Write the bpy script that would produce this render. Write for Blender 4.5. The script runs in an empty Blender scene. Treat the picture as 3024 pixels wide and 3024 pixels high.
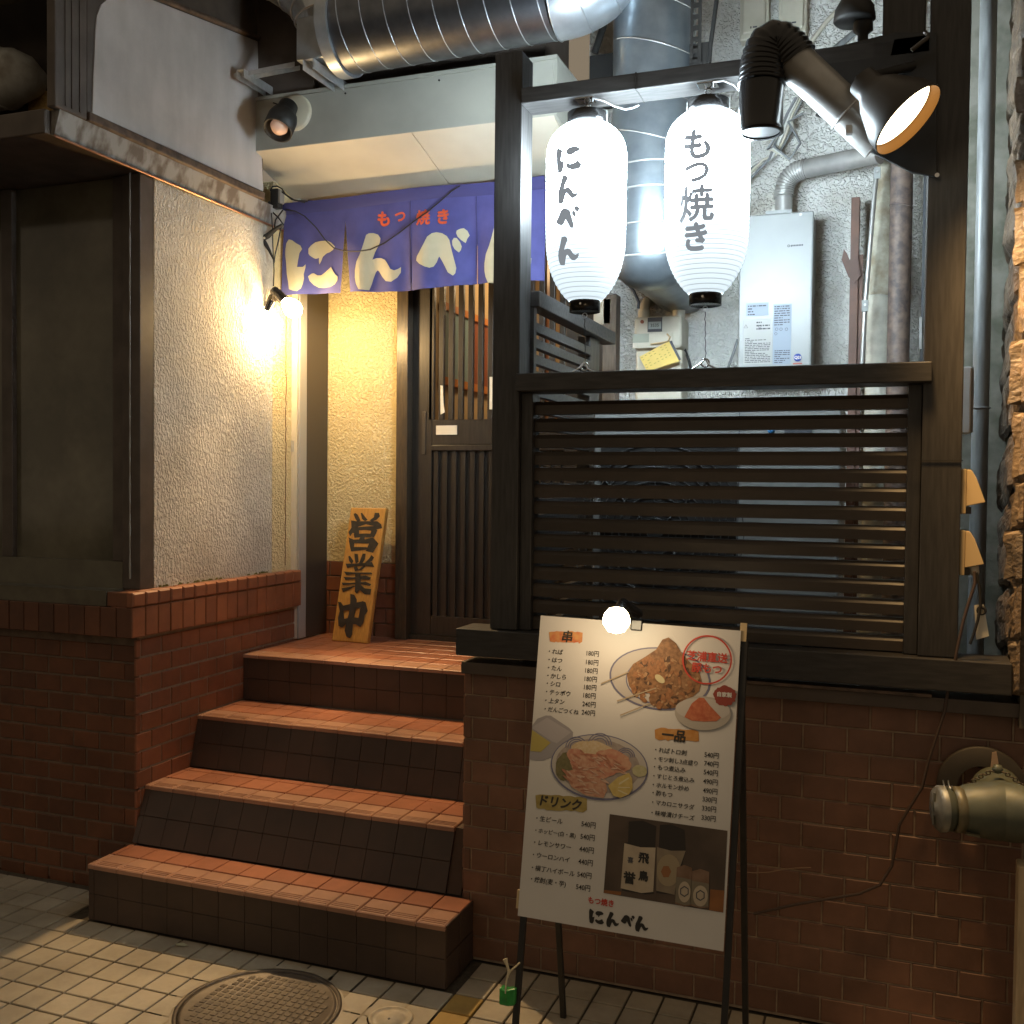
import bpy, bmesh, math, random
import numpy as np
from mathutils import Vector, Matrix, noise as mnoise
random.seed(7)
S = bpy.context.scene
COL = S.collection
# ------------------------------------------------------------------ camera, world, exposure
EYE = Vector((0, 0, 1.53)); YAW, PITCH, ROLL, FOC = math.radians(20.46), math.radians(-1.6), math.radians(.585), 3040.0
_w = Vector((-math.sin(YAW)*math.cos(PITCH), math.cos(YAW)*math.cos(PITCH), math.sin(PITCH)))
_r = Vector((math.cos(YAW), math.sin(YAW), 0)); _u = _r.cross(_w)
CR = _r*math.cos(ROLL) + _u*math.sin(ROLL); CU = _u*math.cos(ROLL) - _r*math.sin(ROLL); CF = _w
cam = bpy.data.objects.new('camera', bpy.data.cameras.new('camera')); COL.objects.link(cam)
cam.matrix_world = Matrix(((CR.x, CU.x, -CF.x, EYE.x), (CR.y, CU.y, -CF.y, EYE.y), (CR.z, CU.z, -CF.z, EYE.z), (0, 0, 0, 1)))
cam.data.sensor_width = 36; cam.data.lens = 36*FOC/3024; cam.data.clip_start = .05; cam.data.clip_end = 200
S.camera = cam
wd = bpy.data.worlds.new('World'); S.world = wd; wd.use_nodes = True
bg = wd.node_tree.nodes['Background']; bg.inputs[0].default_value = (1.0, .80, .56, 1); bg.inputs[1].default_value = .165   # the lamps of the street all round
S.view_settings.view_transform = 'Standard'; S.view_settings.look = 'None'; S.view_settings.exposure = .5; S.view_settings.gamma = 1
S.cycles.use_denoising = True; S.cycles.sample_clamp_indirect = 4; S.cycles.caustics_reflective = False; S.cycles.caustics_refractive = False
# ------------------------------------------------------------------ measuring: photo pixel (1932 wide) + a known plane -> place
def ray(x, y):
    x *= 3024/1932; y *= 3024/1932
    return CR*((x-1512)/FOC) + CU*((1512-y)/FOC) + CF
def at(x, y, X=None, Y=None, Z=None):
    d = ray(x, y)
    t = X/d.x if X is not None else (Y/d.y if Y is not None else (Z-EYE.z)/d.z)
    return EYE + d*t
def onp(x, y, o, n):
    d = ray(x, y); return EYE + d*((o-EYE).dot(n)/d.dot(n))
def crop(ox, oy, s, x, y):      # a point of an enlarged piece of the photo -> 1932-wide pixels
    k = 1932/3024
    return ((ox + x*s)*k, (oy + y*s)*k)
V = Vector
# ------------------------------------------------------------------ materials
MATS = {}
def M(name, c1, c2=None, rough=.5, metal=0., scale=9., stretch=(1, 1, 1), bump=0., bscale=150., bdist=.002, rnd=False, bvor=False, emit=None, es=1., spec=.5, rvar=0., det=4, lo=.35, hi=.65, dirt=0., dscale=2.6):
    if name in MATS: return MATS[name]
    m = bpy.data.materials.new(name); m.use_nodes = True; nt = m.node_tree; b = nt.nodes['Principled BSDF']
    N = nt.nodes.new; L = nt.links.new
    b.inputs['Roughness'].default_value = rough; b.inputs['Metallic'].default_value = metal; b.inputs['Specular IOR Level'].default_value = spec
    geo = N('ShaderNodeNewGeometry'); mp = N('ShaderNodeMapping'); mp.inputs['Scale'].default_value = stretch; L(geo.outputs['Position'], mp.inputs['Vector'])
    c1 = (*c1, 1); c2 = (*(c2 or c1[:3]), 1)
    if c2 != c1:
        nz = N('ShaderNodeTexNoise'); nz.inputs['Scale'].default_value = scale; nz.inputs['Detail'].default_value = det; L(mp.outputs[0], nz.inputs['Vector'])
        rm = N('ShaderNodeMapRange'); rm.inputs[1].default_value = lo; rm.inputs[2].default_value = hi; L(nz.outputs[0], rm.inputs[0])
        f = rm.outputs[0]
        if rnd:
            oi = N('ShaderNodeObjectInfo'); a = N('ShaderNodeMath'); a.operation = 'MULTIPLY_ADD'; L(oi.outputs['Random'], a.inputs[0]); a.inputs[1].default_value = .75
            s = N('ShaderNodeMath'); s.operation = 'MULTIPLY'; L(f, s.inputs[0]); s.inputs[1].default_value = .25; L(s.outputs[0], a.inputs[2]); f = a.outputs[0]
        mx = N('ShaderNodeMix'); mx.data_type = 'RGBA'; L(f, mx.inputs[0]); mx.inputs[6].default_value = c1; mx.inputs[7].default_value = c2
        col = mx.outputs[2]
        if rnd and not dirt: dirt = .32
        if dirt:      # grime in patches of its own
            dn = N('ShaderNodeTexNoise'); dn.inputs['Scale'].default_value = dscale; dn.inputs['Detail'].default_value = 7; dn.inputs['Roughness'].default_value = .62; L(geo.outputs['Position'], dn.inputs['Vector'])
            dm = N('ShaderNodeMapRange'); dm.inputs[1].default_value = .40; dm.inputs[2].default_value = .62; dm.inputs[3].default_value = 1-dirt; dm.inputs[4].default_value = 1; L(dn.outputs[0], dm.inputs[0])
            vm = N('ShaderNodeVectorMath'); vm.operation = 'SCALE'; L(col, vm.inputs[0]); L(dm.outputs[0], vm.inputs['Scale']); col = vm.outputs[0]
        L(col, b.inputs['Base Color'])
        if rvar:
            rr = N('ShaderNodeMapRange'); rr.inputs[3].default_value = rough-rvar; rr.inputs[4].default_value = rough+rvar; L(nz.outputs[0], rr.inputs[0]); L(rr.outputs[0], b.inputs['Roughness'])
    else: b.inputs['Base Color'].default_value = c1
    if bump:
        bn = N('ShaderNodeBump'); bn.inputs['Strength'].default_value = bump; bn.inputs['Distance'].default_value = bdist
        n2 = N('ShaderNodeTexNoise'); n2.inputs['Scale'].default_value = bscale; n2.inputs['Detail'].default_value = 3; L(mp.outputs[0], n2.inputs['Vector'])
        h = n2.outputs[0]
        if bvor:
            n2.inputs['Distortion'].default_value = .6
            r3 = N('ShaderNodeMapRange'); r3.inputs[1].default_value = .38; r3.inputs[2].default_value = .62; r3.interpolation_type = 'SMOOTHSTEP'; L(h, r3.inputs[0]); h = r3.outputs[0]
        L(h, bn.inputs['Height']); L(bn.outputs[0], b.inputs['Normal'])
    if emit: b.inputs['Emission Color'].default_value = (*emit, 1); b.inputs['Emission Strength'].default_value = es
    MATS[name] = m; return m
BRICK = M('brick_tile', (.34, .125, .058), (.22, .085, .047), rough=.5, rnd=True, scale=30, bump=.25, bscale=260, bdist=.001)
BRICK_SHADED = M('brick_tile_shaded', (.20, .075, .034), (.115, .046, .024), rough=.5, rnd=True, scale=30, bump=.25, bscale=260, bdist=.001)  # copy of the brick tile with the front's shade put into its colour
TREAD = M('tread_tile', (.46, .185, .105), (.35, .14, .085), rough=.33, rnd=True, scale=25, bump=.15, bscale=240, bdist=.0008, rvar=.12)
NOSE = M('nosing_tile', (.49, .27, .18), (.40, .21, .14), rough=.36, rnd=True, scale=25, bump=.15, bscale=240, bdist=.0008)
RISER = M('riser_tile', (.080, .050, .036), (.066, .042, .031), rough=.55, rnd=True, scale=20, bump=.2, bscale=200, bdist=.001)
GROUT = M('grout', (.22, .18, .14), (.30, .25, .2), rough=.9, scale=40)
GROUTF = M('grout_front', (.40, .30, .21), (.28, .20, .14), rough=.9, scale=30)
BRICKF = M('brick_tile_brown', (.27, .135, .085), (.185, .095, .062), rough=.5, rnd=True, scale=30, bump=.25, bscale=260, bdist=.001)
STEPC = M('step_mortar', (.075, .048, .035), (.085, .055, .04), rough=.9, scale=25)
GROUTD = M('grout_dirty', (.20, .14, .10), (.14, .10, .075), rough=.95, scale=25)
PAVE = M('paving_tile', (.49, .415, .30), (.41, .345, .25), rough=.75, rnd=True, scale=60, bump=.3, bscale=500, bdist=.0008)
PAVEY = M('tactile_tile', (.52, .33, .09), (.42, .27, .08), rough=.75, rnd=True, scale=60, bump=.3, bscale=500, bdist=.0008)
PAVEG = M('paving_grout', (.06, .048, .035), (.10, .08, .055), rough=.95, scale=60)
STUC = M('stucco_white', (.72, .68, .61), (.60, .56, .50), rough=.9, scale=2.2, stretch=(1, 1, .6), dirt=.22, dscale=4., bump=1., bscale=92, bdist=.0045, bvor=True)
STUCY = M('stucco_cream', (.74, .62, .36), (.66, .54, .30), rough=.9, scale=3, bump=1., bscale=80, bdist=.0055, bvor=True)
STUCB = M('stucco_grey', (.72, .71, .67), (.46, .43, .37), rough=.88, scale=5, bump=1., bscale=62, bdist=.0065, bvor=True, lo=.46, hi=.78)
GALVV = M('blue_grey_duct_steel', (.27, .31, .34), (.20, .23, .26), rough=.30, metal=.75, scale=12, rvar=.06, bump=.04, bscale=12, bdist=.003)
GALVL = M('worn_zinc_pipe', (.50, .49, .47), (.36, .35, .33), rough=.36, metal=.5, scale=12, stretch=(1, 1, 1), rvar=.08, bump=.05, bscale=12, bdist=.003)
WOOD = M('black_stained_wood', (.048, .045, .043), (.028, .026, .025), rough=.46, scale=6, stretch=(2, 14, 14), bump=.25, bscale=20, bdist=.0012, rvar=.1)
WOODV = M('black_stained_post', (.048, .045, .043), (.028, .026, .025), rough=.46, scale=6, stretch=(16, 16, 1.5), bump=.3, bscale=20, bdist=.0012, rvar=.1)
SLATW = M('brown_stained_slat', (.072, .053, .038), (.042, .032, .024), rough=.42, scale=8, stretch=(2, 14, 14), bump=.3, bscale=24, bdist=.001, rvar=.1, rnd=True)
DOORW = M('dark_door_wood', (.042, .034, .027), (.026, .021, .017), rough=.36, scale=7, stretch=(16, 16, 1.5), bump=.15, bscale=30, bdist=.0008, rvar=.12)
BROWN = M('brown_painted_metal', (.10, .076, .060), (.072, .055, .044), rough=.5, scale=12, bump=.15, bscale=90, rvar=.1)
BROWNR = M('rusty_brown_metal', (.13, .085, .06), (.045, .032, .025), rough=.6, scale=26, bump=.25, bscale=120, lo=.4, hi=.7)
BRONZE = M('bronze_aluminium', (.075, .062, .05), rough=.35, metal=.3)
ALU = M('cream_aluminium', (.62, .57, .47), (.56, .51, .42), rough=.42, scale=14, stretch=(8, 8, 1))
ALUG = M('grey_aluminium', (.48, .48, .47), rough=.35, metal=.4)
GALV = M('galvanised_steel', (.56, .59, .62), (.44, .47, .50), rough=.36, metal=.72, scale=14, rvar=.08, bump=.04, bscale=14, bdist=.003)
GALVD = M('dull_galvanised_steel', (.22, .23, .25), (.15, .16, .18), rough=.40, metal=1., scale=12, rvar=.1, bump=.05, bscale=12, bdist=.003)
STEEL = M('bright_steel', (.70, .70, .69), (.55, .55, .54), rough=.3, metal=.65, scale=30)
CHROME = M('chrome', (.75, .75, .75), rough=.12, metal=1.)
BLACK = M('black_enamel', (.014, .013, .013), rough=.22)
BLACKM = M('matt_black', (.016, .015, .014), (.024, .022, .02), rough=.55, scale=20)
RUBBER = M('black_rubber', (.018, .017, .016), rough=.6)
PANEL = M('offwhite_panel', (.60, .56, .46), (.52, .48, .39), rough=.6, scale=4, bump=.08, bscale=40)
PANELG = M('greyish_panel', (.43, .42, .36), (.36, .35, .30), rough=.6, scale=5, bump=.08, bscale=40)
SIGNW = M('milky_sign_panel', (.62, .565, .53), (.54, .49, .455), rough=.32, scale=4, stretch=(3, 3, .7), rvar=.08, dirt=.25, dscale=1.6)
PEEL = M('peeling_paint_metal', (.30, .29, .27), (.13, .105, .085), rough=.65, scale=20, stretch=(1, 1, .6), bump=.3, bscale=60, lo=.42, hi=.60)
APPL = M('appliance_offwhite', (.35, .36, .355), (.31, .32, .31), rough=.35, scale=4)
APPLY = M('aged_plastic_cream', (.60, .56, .46), (.52, .48, .38), rough=.45, scale=10)
BEIGE = M('beige_plastic', (.60, .45, .25), rough=.5)
GLASSD = M('hazed_window_glass', (.21, .19, .14), (.16, .145, .105), rough=.10, spec=.5, scale=3, stretch=(1, 1, .5), dirt=.4, dscale=2.2)  # veiling haze is put into the pane's base colour, lifting it
LABELB = M('pale_blue_label', (.27, .32, .39), rough=.5)
LABELW = M('white_label', (.40, .395, .375), rough=.5)
INK = M('black_ink', (.022, .020, .018), rough=.6)
INKG = M('grey_ink', (.07, .07, .08), rough=.6)
SUMI = M('carved_black_lettering', (.030, .025, .020), (.05, .04, .03), rough=.55, scale=60)
REDP = M('red_print', (.52, .05, .03), rough=.6)
NOREN = M('indigo_cotton', (.075, .074, .25), (.06, .058, .205), rough=.75, scale=12, bump=.15, bscale=900, bdist=.0006)
NORENH = M('indigo_hem', (.045, .044, .16), rough=.75)
CREAMC = M('cream_dye', (.54, .47, .32), (.48, .42, .28), rough=.75, scale=12)
REDC = M('red_dye', (.60, .09, .03), rough=.75)
SIGNB = M('varnished_pine', (.62, .33, .075), (.50, .25, .06), rough=.38, scale=7, stretch=(22, 22, 1.6), bump=.15, bscale=30, bdist=.0006)
STONE = M('quarry_stone', (.17, .12, .078), (.08, .062, .046), rough=.6, scale=16, bump=.8, bscale=85, bdist=.006, rnd=False)
STONEG = M('stone_joint', (.10, .085, .065), rough=.95)
CONC = M('weathered_concrete', (.30, .28, .23), (.15, .15, .11), rough=.9, scale=14, bump=.6, bscale=60, bdist=.003)
BRONZEG = M('weathered_bronze', (.105, .112, .078), (.065, .073, .055), rough=.5, metal=.1, scale=16, rvar=.12, bump=.12, bscale=60)
ZINCG = M('zinc_cap', (.22, .22, .20), (.30, .30, .26), rough=.5, metal=.6, scale=40)
IRON = M('cast_iron', (.12, .095, .07), (.085, .066, .05), rough=.5, metal=.3, scale=20, bump=.2, bscale=120)
BOARD = M('menu_board_white', (.68, .66, .63), (.64, .62, .59), rough=.5, scale=6)
GREEN = M('green_plastic_bag', (.04, .33, .06), (.03, .22, .05), rough=.3, scale=40)
STRING = M('pale_string', (.62, .55, .38), rough=.8)
YTAG = M('yellow_card', (.72, .52, .13), (.64, .46, .12), rough=.6, scale=20)
ORWOOD = M('orange_interior_wood', (.55, .21, .05), (.45, .16, .04), rough=.45, scale=8, stretch=(14, 14, 2))
TANW = M('tan_interior_wall', (.50, .38, .22), rough=.8)
REDBR = M('redbrown_interior', (.24, .075, .035), rough=.6)
BLUEGL = M('blue_interior_pane', (.20, .32, .36), rough=.3)
PVC = M('grey_pvc_pipe', (.24, .25, .25), (.17, .175, .175), rough=.4, scale=10, stretch=(6, 6, 1))
RUSTP = M('rusty_pipe', (.20, .14, .11), (.085, .065, .06), rough=.6, scale=32, bump=.3, bscale=100)
TAPE = M('taped_pipe', (.56, .54, .46), (.40, .38, .32), rough=.7, scale=18, bump=.2, bscale=50)
OLDP = M('red_oxide_post', (.16, .08, .055), (.11, .06, .045), rough=.6, scale=18)
PAPER = M('white_paper', (.74, .68, .56), rough=.8)
DUCTP = M('grey_painted_pipe', (.66, .66, .62), (.34, .30, .25), rough=.55, scale=15, bump=.2, bscale=70, lo=.45, hi=.75)
LCD = M('lcd_grey', (.30, .34, .32), rough=.3)
BULBO = M('unlit_bulb_given_glow', (.75, .52, .40), rough=.25, emit=(1., .55, .35), es=.12)  # the bulb is off; a faint glow is put into its material
def emission(name, col, st):
    m = bpy.data.materials.new(name); m.use_nodes = True; nt = m.node_tree; nt.nodes.remove(nt.nodes['Principled BSDF'])
    e = nt.nodes.new('ShaderNodeEmission'); e.inputs[0].default_value = (*col, 1); e.inputs[1].default_value = st
    nt.links.new(e.outputs[0], nt.nodes['Material Output'].inputs[0]); return m
WARM = (1., .63, .25)
BULBW = emission('warm_glowing_bulb', (1., .78, .45), 40)
BULBM = emission('menu_glowing_bulb', (1., .80, .50), 12)
FLOODE = emission('floodlight_glow', (1., .84, .56), 5)
def lantern_paper():
    m = bpy.data.materials.new('glowing_lantern_paper'); m.use_nodes = True; nt = m.node_tree; N = nt.nodes.new; L = nt.links.new
    nt.nodes.remove(nt.nodes['Principled BSDF'])
    tc = N('ShaderNodeTexCoord'); sp = N('ShaderNodeSeparateXYZ'); L(tc.outputs['Object'], sp.inputs[0])
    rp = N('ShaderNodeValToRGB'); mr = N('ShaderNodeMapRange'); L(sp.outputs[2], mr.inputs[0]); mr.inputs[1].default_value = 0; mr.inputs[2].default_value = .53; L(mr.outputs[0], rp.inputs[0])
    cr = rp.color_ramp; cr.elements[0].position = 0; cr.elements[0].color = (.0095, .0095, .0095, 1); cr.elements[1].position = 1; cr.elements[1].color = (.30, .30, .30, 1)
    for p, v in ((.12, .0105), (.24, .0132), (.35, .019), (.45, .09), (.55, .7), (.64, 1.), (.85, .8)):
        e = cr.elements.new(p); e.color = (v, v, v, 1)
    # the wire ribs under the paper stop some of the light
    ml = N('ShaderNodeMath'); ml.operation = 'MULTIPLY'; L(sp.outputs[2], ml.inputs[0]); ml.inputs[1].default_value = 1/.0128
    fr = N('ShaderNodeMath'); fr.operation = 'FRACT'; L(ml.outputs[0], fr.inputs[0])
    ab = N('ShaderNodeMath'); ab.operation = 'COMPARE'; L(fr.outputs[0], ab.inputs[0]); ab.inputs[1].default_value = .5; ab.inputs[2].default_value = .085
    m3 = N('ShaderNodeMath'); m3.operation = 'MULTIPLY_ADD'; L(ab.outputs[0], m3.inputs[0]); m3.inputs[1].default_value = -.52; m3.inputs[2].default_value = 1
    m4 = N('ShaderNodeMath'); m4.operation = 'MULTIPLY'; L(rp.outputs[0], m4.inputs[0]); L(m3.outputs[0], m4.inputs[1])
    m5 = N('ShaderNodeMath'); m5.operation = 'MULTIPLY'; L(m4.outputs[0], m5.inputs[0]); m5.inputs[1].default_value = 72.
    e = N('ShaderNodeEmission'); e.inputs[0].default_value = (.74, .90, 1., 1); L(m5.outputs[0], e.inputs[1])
    d = N('ShaderNodeBsdfDiffuse'); d.inputs[0].default_value = (.7, .7, .68, 1); a = N('ShaderNodeAddShader'); L(e.outputs[0], a.inputs[0]); L(d.outputs[0], a.inputs[1])
    L(a.outputs[0], nt.nodes['Material Output'].inputs[0]); return m
LPAPER = lantern_paper()
LINK = M('lantern_ink', (.10, .10, .11), rough=.7, emit=(.8, .9, 1.), es=.2)
# ------------------------------------------------------------------ objects
ORG = {}
def tag(o, label=None, cat=None, group=None, kind=None):
    for k, v in (('label', label), ('category', cat), ('group', group), ('kind', kind)):
        if v: o[k] = v
    return o
def thing(name, loc, label, cat, group=None, kind=None):
    o = bpy.data.objects.new(name, None); o.empty_display_size = .05; COL.objects.link(o); o.location = loc; ORG[o] = V(loc)
    return tag(o, label, cat, group, kind)
def org(p):
    return ORG.get(p, V((0, 0, 0)))
class MB:
    def __init__(s): s.v = []; s.f = []; s.sm = []
    def add(s, vs, fs, smooth=False):
        n = len(s.v); s.v += [V(p) for p in vs]
        for f in fs: s.f.append([i+n for i in f]); s.sm.append(smooth)
        return s
    def obox(s, o, a, b, c):
        o, a, b, c = V(o), V(a), V(b), V(c)
        if a.cross(b).dot(c) < 0: a, b = b, a
        return s.add([o, o+a, o+a+b, o+b, o+c, o+a+c, o+a+b+c, o+b+c], [(0, 3, 2, 1), (4, 5, 6, 7), (0, 1, 5, 4), (1, 2, 6, 5), (2, 3, 7, 6), (3, 0, 4, 7)])
    def box(s, x0, x1, y0, y1, z0, z1): return s.obox((x0, y0, z0), (x1-x0, 0, 0), (0, y1-y0, 0), (0, 0, z1-z0))
    def prism(s, pts, d):
        pts = [V(p) for p in pts]; d = V(d); n = len(pts)
        nr = sum((pts[i].cross(pts[(i+1) % n]) for i in range(n)), V((0, 0, 0)))
        if nr.dot(d) > 0: pts.reverse()
        return s.add(pts+[p+d for p in pts], [list(range(n)), list(range(2*n-1, n-1, -1))]+[(i, i+n, (i+1) % n+n, (i+1) % n) for i in range(n)])
    def frames(s, pts):
        T = []
        for i in range(len(pts)):
            a = pts[max(0, i-1)]; b = pts[min(len(pts)-1, i+1)]; T.append((b-a).normalized())
        u = T[0].cross(V((0, 0, 1)))
        if u.length < .1: u = T[0].cross(V((0, 1, 0)))
        u.normalize(); out = []
        for t in T:
            u = (u-t*u.dot(t)).normalized(); out.append((u, t.cross(u)))
        return out
    def tube(s, pts, r, n=8, caps=True, smooth=True):
        pts = [V(p) for p in pts]; R = r if isinstance(r, (list, tuple)) else [r]*len(pts); fr = s.frames(pts)
        vs = [p+(u*math.cos(2*math.pi*k/n)+w*math.sin(2*math.pi*k/n))*rr for p, rr, (u, w) in zip(pts, R, fr) for k in range(n)]
        fs = [(i*n+k, i*n+(k+1) % n, (i+1)*n+(k+1) % n, (i+1)*n+k) for i in range(len(pts)-1) for k in range(n)]
        s.add(vs, fs, smooth)
        if caps: s.add(vs[:n], [list(range(n-1, -1, -1))]); s.add(vs[-n:], [list(range(n))])
        return s
    def cyl(s, a, b, r0, r1=None, n=20, caps=True): return s.tube([a, b], [r0, r0 if r1 is None else r1], n, caps)
    def lathe(s, c, ax, prof, n=24):     # prof: (radius, distance along axis)
        c = V(c); ax = V(ax).normalized(); u = ax.cross(V((0, 0, 1)))
        if u.length < .1: u = ax.cross(V((0, 1, 0)))
        u.normalize(); w = ax.cross(u)
        vs = [c+ax*h+(u*math.cos(2*math.pi*k/n)+w*math.sin(2*math.pi*k/n))*r for r, h in prof for k in range(n)]
        return s.add(vs, [(i*n+k, i*n+(k+1) % n, (i+1)*n+(k+1) % n, (i+1)*n+k) for i in range(len(prof)-1) for k in range(n)], True)
    def disc(s, c, ax, r, n=24): return s.lathe(c, ax, [(0.0001, 0), (r, 0)], n)
    def torus(s, c, ax, R, r, n=28, m=6, a0=0, a1=2*math.pi):
        ax = V(ax).normalized(); u = ax.cross(V((0, 0, 1)))
        if u.length < .1: u = ax.cross(V((0, 1, 0)))
        u.normalize(); w = ax.cross(u); c = V(c)
        full = abs(a1-a0-2*math.pi) < 1e-6
        k = n if full else n+1
        vs = []
        for i in range(k):
            a = a0+(a1-a0)*i/n; e = u*math.cos(a)+w*math.sin(a)
            for j in range(m):
                b = 2*math.pi*j/m; vs.append(c+e*(R+r*math.cos(b))+ax*(r*math.sin(b)))
        return s.add(vs, [(i*m+j, ((i+1) % k)*m+j, ((i+1) % k)*m+(j+1) % m, i*m+(j+1) % m) for i in range(n) for j in range(m)], True)
    def quad(s, a, b, c, d): return s.add([a, b, c, d], [(0, 1, 2, 3)])
    def build(s, name, mat, parent=None, bevel=0, kind=None, label=None):
        o0 = org(parent); me = bpy.data.meshes.new(name); me.from_pydata([p-o0 for p in s.v], [], s.f); me.polygons.foreach_set('use_smooth', s.sm)
        me.materials.append(mat); me.update(); o = bpy.data.objects.new(name, me); COL.objects.link(o)
        if parent: o.parent = parent
        ORG[o] = o0
        if bevel:
            b = o.modifiers.new('bevel', 'BEVEL'); b.width = bevel; b.segments = 2; b.limit_method = 'ANGLE'
        return tag(o, label=label, kind=kind)
def solo(o, label, cat, group=None):     # a thing that is one mesh
    return tag(o, label, cat, group)
PIECES = {}
def piece(parent, name, mat, c, u, v, n, su, sv, d, bev=.0025, jit=.0012):
    """One tile or brick: c is the middle of its face plane, u/v its sides, n its normal. Mesh shared by size and side."""
    u, v, n = V(u), V(v), V(n); key = (name, mat.name, round(su, 4), round(sv, 4), round(d, 4), tuple(u), tuple(v), tuple(n))
    me = PIECES.get(key)
    if me is None:
        a, b = su/2, sv/2; P = [V((-a, -b, -d)), V((a, -b, -d)), V((a, b, -d)), V((-a, b, -d)), V((-a, -b, -bev)), V((a, -b, -bev)), V((a, b, -bev)), V((-a, b, -bev)),
             V((-a+bev, -b+bev, 0)), V((a-bev, -b+bev, 0)), V((a-bev, b-bev, 0)), V((-a+bev, b-bev, 0))]
        F = [(0, 1, 5, 4), (1, 2, 6, 5), (2, 3, 7, 6), (3, 0, 4, 7), (4, 5, 9, 8), (5, 6, 10, 9), (6, 7, 11, 10), (7, 4, 8, 11), (8, 9, 10, 11)]
        if u.cross(v).dot(n) < 0: F = [tuple(reversed(f)) for f in F]
        me = bpy.data.meshes.new(name); me.from_pydata([u*p.x+v*p.y+n*p.z for p in P], [], F); me.materials.append(mat); me.update(); PIECES[key] = me
    o = bpy.data.objects.new(name, me); COL.objects.link(o); o.parent = parent; o.location = V(c)-org(parent)+n*random.uniform(-jit, jit); ORG[o] = org(parent)
    return o
def lamp(name, loc, col, power, r=.03, spot=None, aim=None, blend=.6):
    l = bpy.data.lights.new(name, 'SPOT' if spot else 'POINT'); l.color = col; l.energy = power; l.shadow_soft_size = r
    o = bpy.data.objects.new(name, l); COL.objects.link(o); o.location = loc
    if spot:
        l.spot_size = spot; l.spot_blend = blend; o.rotation_euler = V(aim).to_track_quat('-Z', 'Y').to_euler()
    return o
# ------------------------------------------------------------------ lettering
TXT = {}
def glyphs(text, bold=0., shear=0.):
    k = (text, bold, shear)
    if k not in TXT:
        cu = bpy.data.curves.new('t', 'FONT'); cu.body = text; cu.size = 1; cu.offset = bold; cu.shear = shear; cu.resolution_u = 3
        o = bpy.data.objects.new('t', cu); COL.objects.link(o); dg = bpy.context.evaluated_depsgraph_get(); dg.update()
        me = bpy.data.meshes.new_from_object(o.evaluated_get(dg))
        vs = [(v.co.x, v.co.y) for v in me.vertices]; fs = [list(p.vertices) for p in me.polygons]
        TXT[k] = (vs, fs); bpy.data.objects.remove(o); bpy.data.curves.remove(cu); bpy.data.meshes.remove(me)
    return TXT[k]
def put(mb, text, o, ex, ey, size, bold=.012, shear=0., center=False, wx=1.):
    if bold > .014:
        nn = ex.cross(ey)
        for i, (a, b) in enumerate(((0, 0), (bold, 0), (-bold, 0), (0, bold), (0, -bold))): put(mb, text, o+ex*(a*size)+ey*(b*size)+nn*(.00004*i), ex, ey, size, .008, shear, center, wx)
        return
    vs, fs = glyphs(text, bold, shear)
    if not vs: return
    x0 = min(p[0] for p in vs); x1 = max(p[0] for p in vs); y0 = min(p[1] for p in vs); y1 = max(p[1] for p in vs)
    ax, ay = ((x0+x1)/2, (y0+y1)/2) if center else (x0, (y0+y1)/2)
    fl = ex.cross(ey)
    mb.add([o+ex*((x-ax)*size*wx)+ey*((y-ay)*size) for x, y in vs], fs)
NI = [[(365,1005),(330,1060),(318,1150),(318,1230),(330,1340),(340,1500),(365,1640),(375,1715),(430,1735),(490,1745),(540,1700),(560,1640),(575,1560),(570,1500),(590,1400),(592,1355),(560,1395),(495,1440),(488,1400),(500,1300),(515,1200),(548,1140),(525,1090),(470,1060),(410,1015)],
      [(625,1130),(660,1080),(720,1035),(800,1020),(900,1018),(960,1045),(1018,1105),(990,1150),(940,1185),(890,1200),(830,1245),(805,1300),(775,1352),(765,1320),(768,1258),(720,1270),(690,1260),(640,1225),(625,1200)],
      [(620,1525),(660,1485),(690,1475),(740,1505),(800,1508),(860,1475),(920,1430),(958,1395),(985,1450),(1015,1500),(1050,1530),(1045,1580),(1010,1640),(950,1675),(850,1690),(760,1680),(690,1645),(640,1590)]]
NN = [[(1465,940),(1500,915),(1560,910),(1620,930),(1655,980),(1650,1030),(1620,1100),(1580,1180),(1545,1290),(1600,1265),(1660,1262),(1720,1290),(1760,1350),(1800,1420),(1850,1440),(1900,1420),(1942,1390),(1938,1470),(1893,1541),(1811,1604),(1734,1594),(1680,1530),(1640,1460),(1615,1438),(1590,1470),(1560,1560),(1540,1640),(1510,1730),(1440,1725),(1375,1720),(1340,1640),(1325,1560),(1325,1450),(1345,1330),(1390,1220),(1420,1120)]]
BE = [[(430,722),(380,735),(330,775),(290,860),(240,950),(208,1000),(200,1045),(240,1085),(300,1115),(355,1130),(400,1115),(435,1060),(455,1005),(462,1000),(490,1045),(530,1120),(560,1180),(620,1218),(645,1190),(655,1130),(640,1070),(615,980),(590,880),(575,810),(545,765),(490,732)],
      [(655,700),(690,680),(730,670),(770,700),(792,750),(765,790),(748,838),(700,805),(665,770),(648,730)],
      [(605,820),(625,785),(655,785),(690,830),(708,880),(700,920),(680,950),(635,915),(610,870)]]
def c3(p): return crop(780, 500, 400/1932, *p)
def c4(p): return crop(1180, 500, 500/1932, *p)
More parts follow.
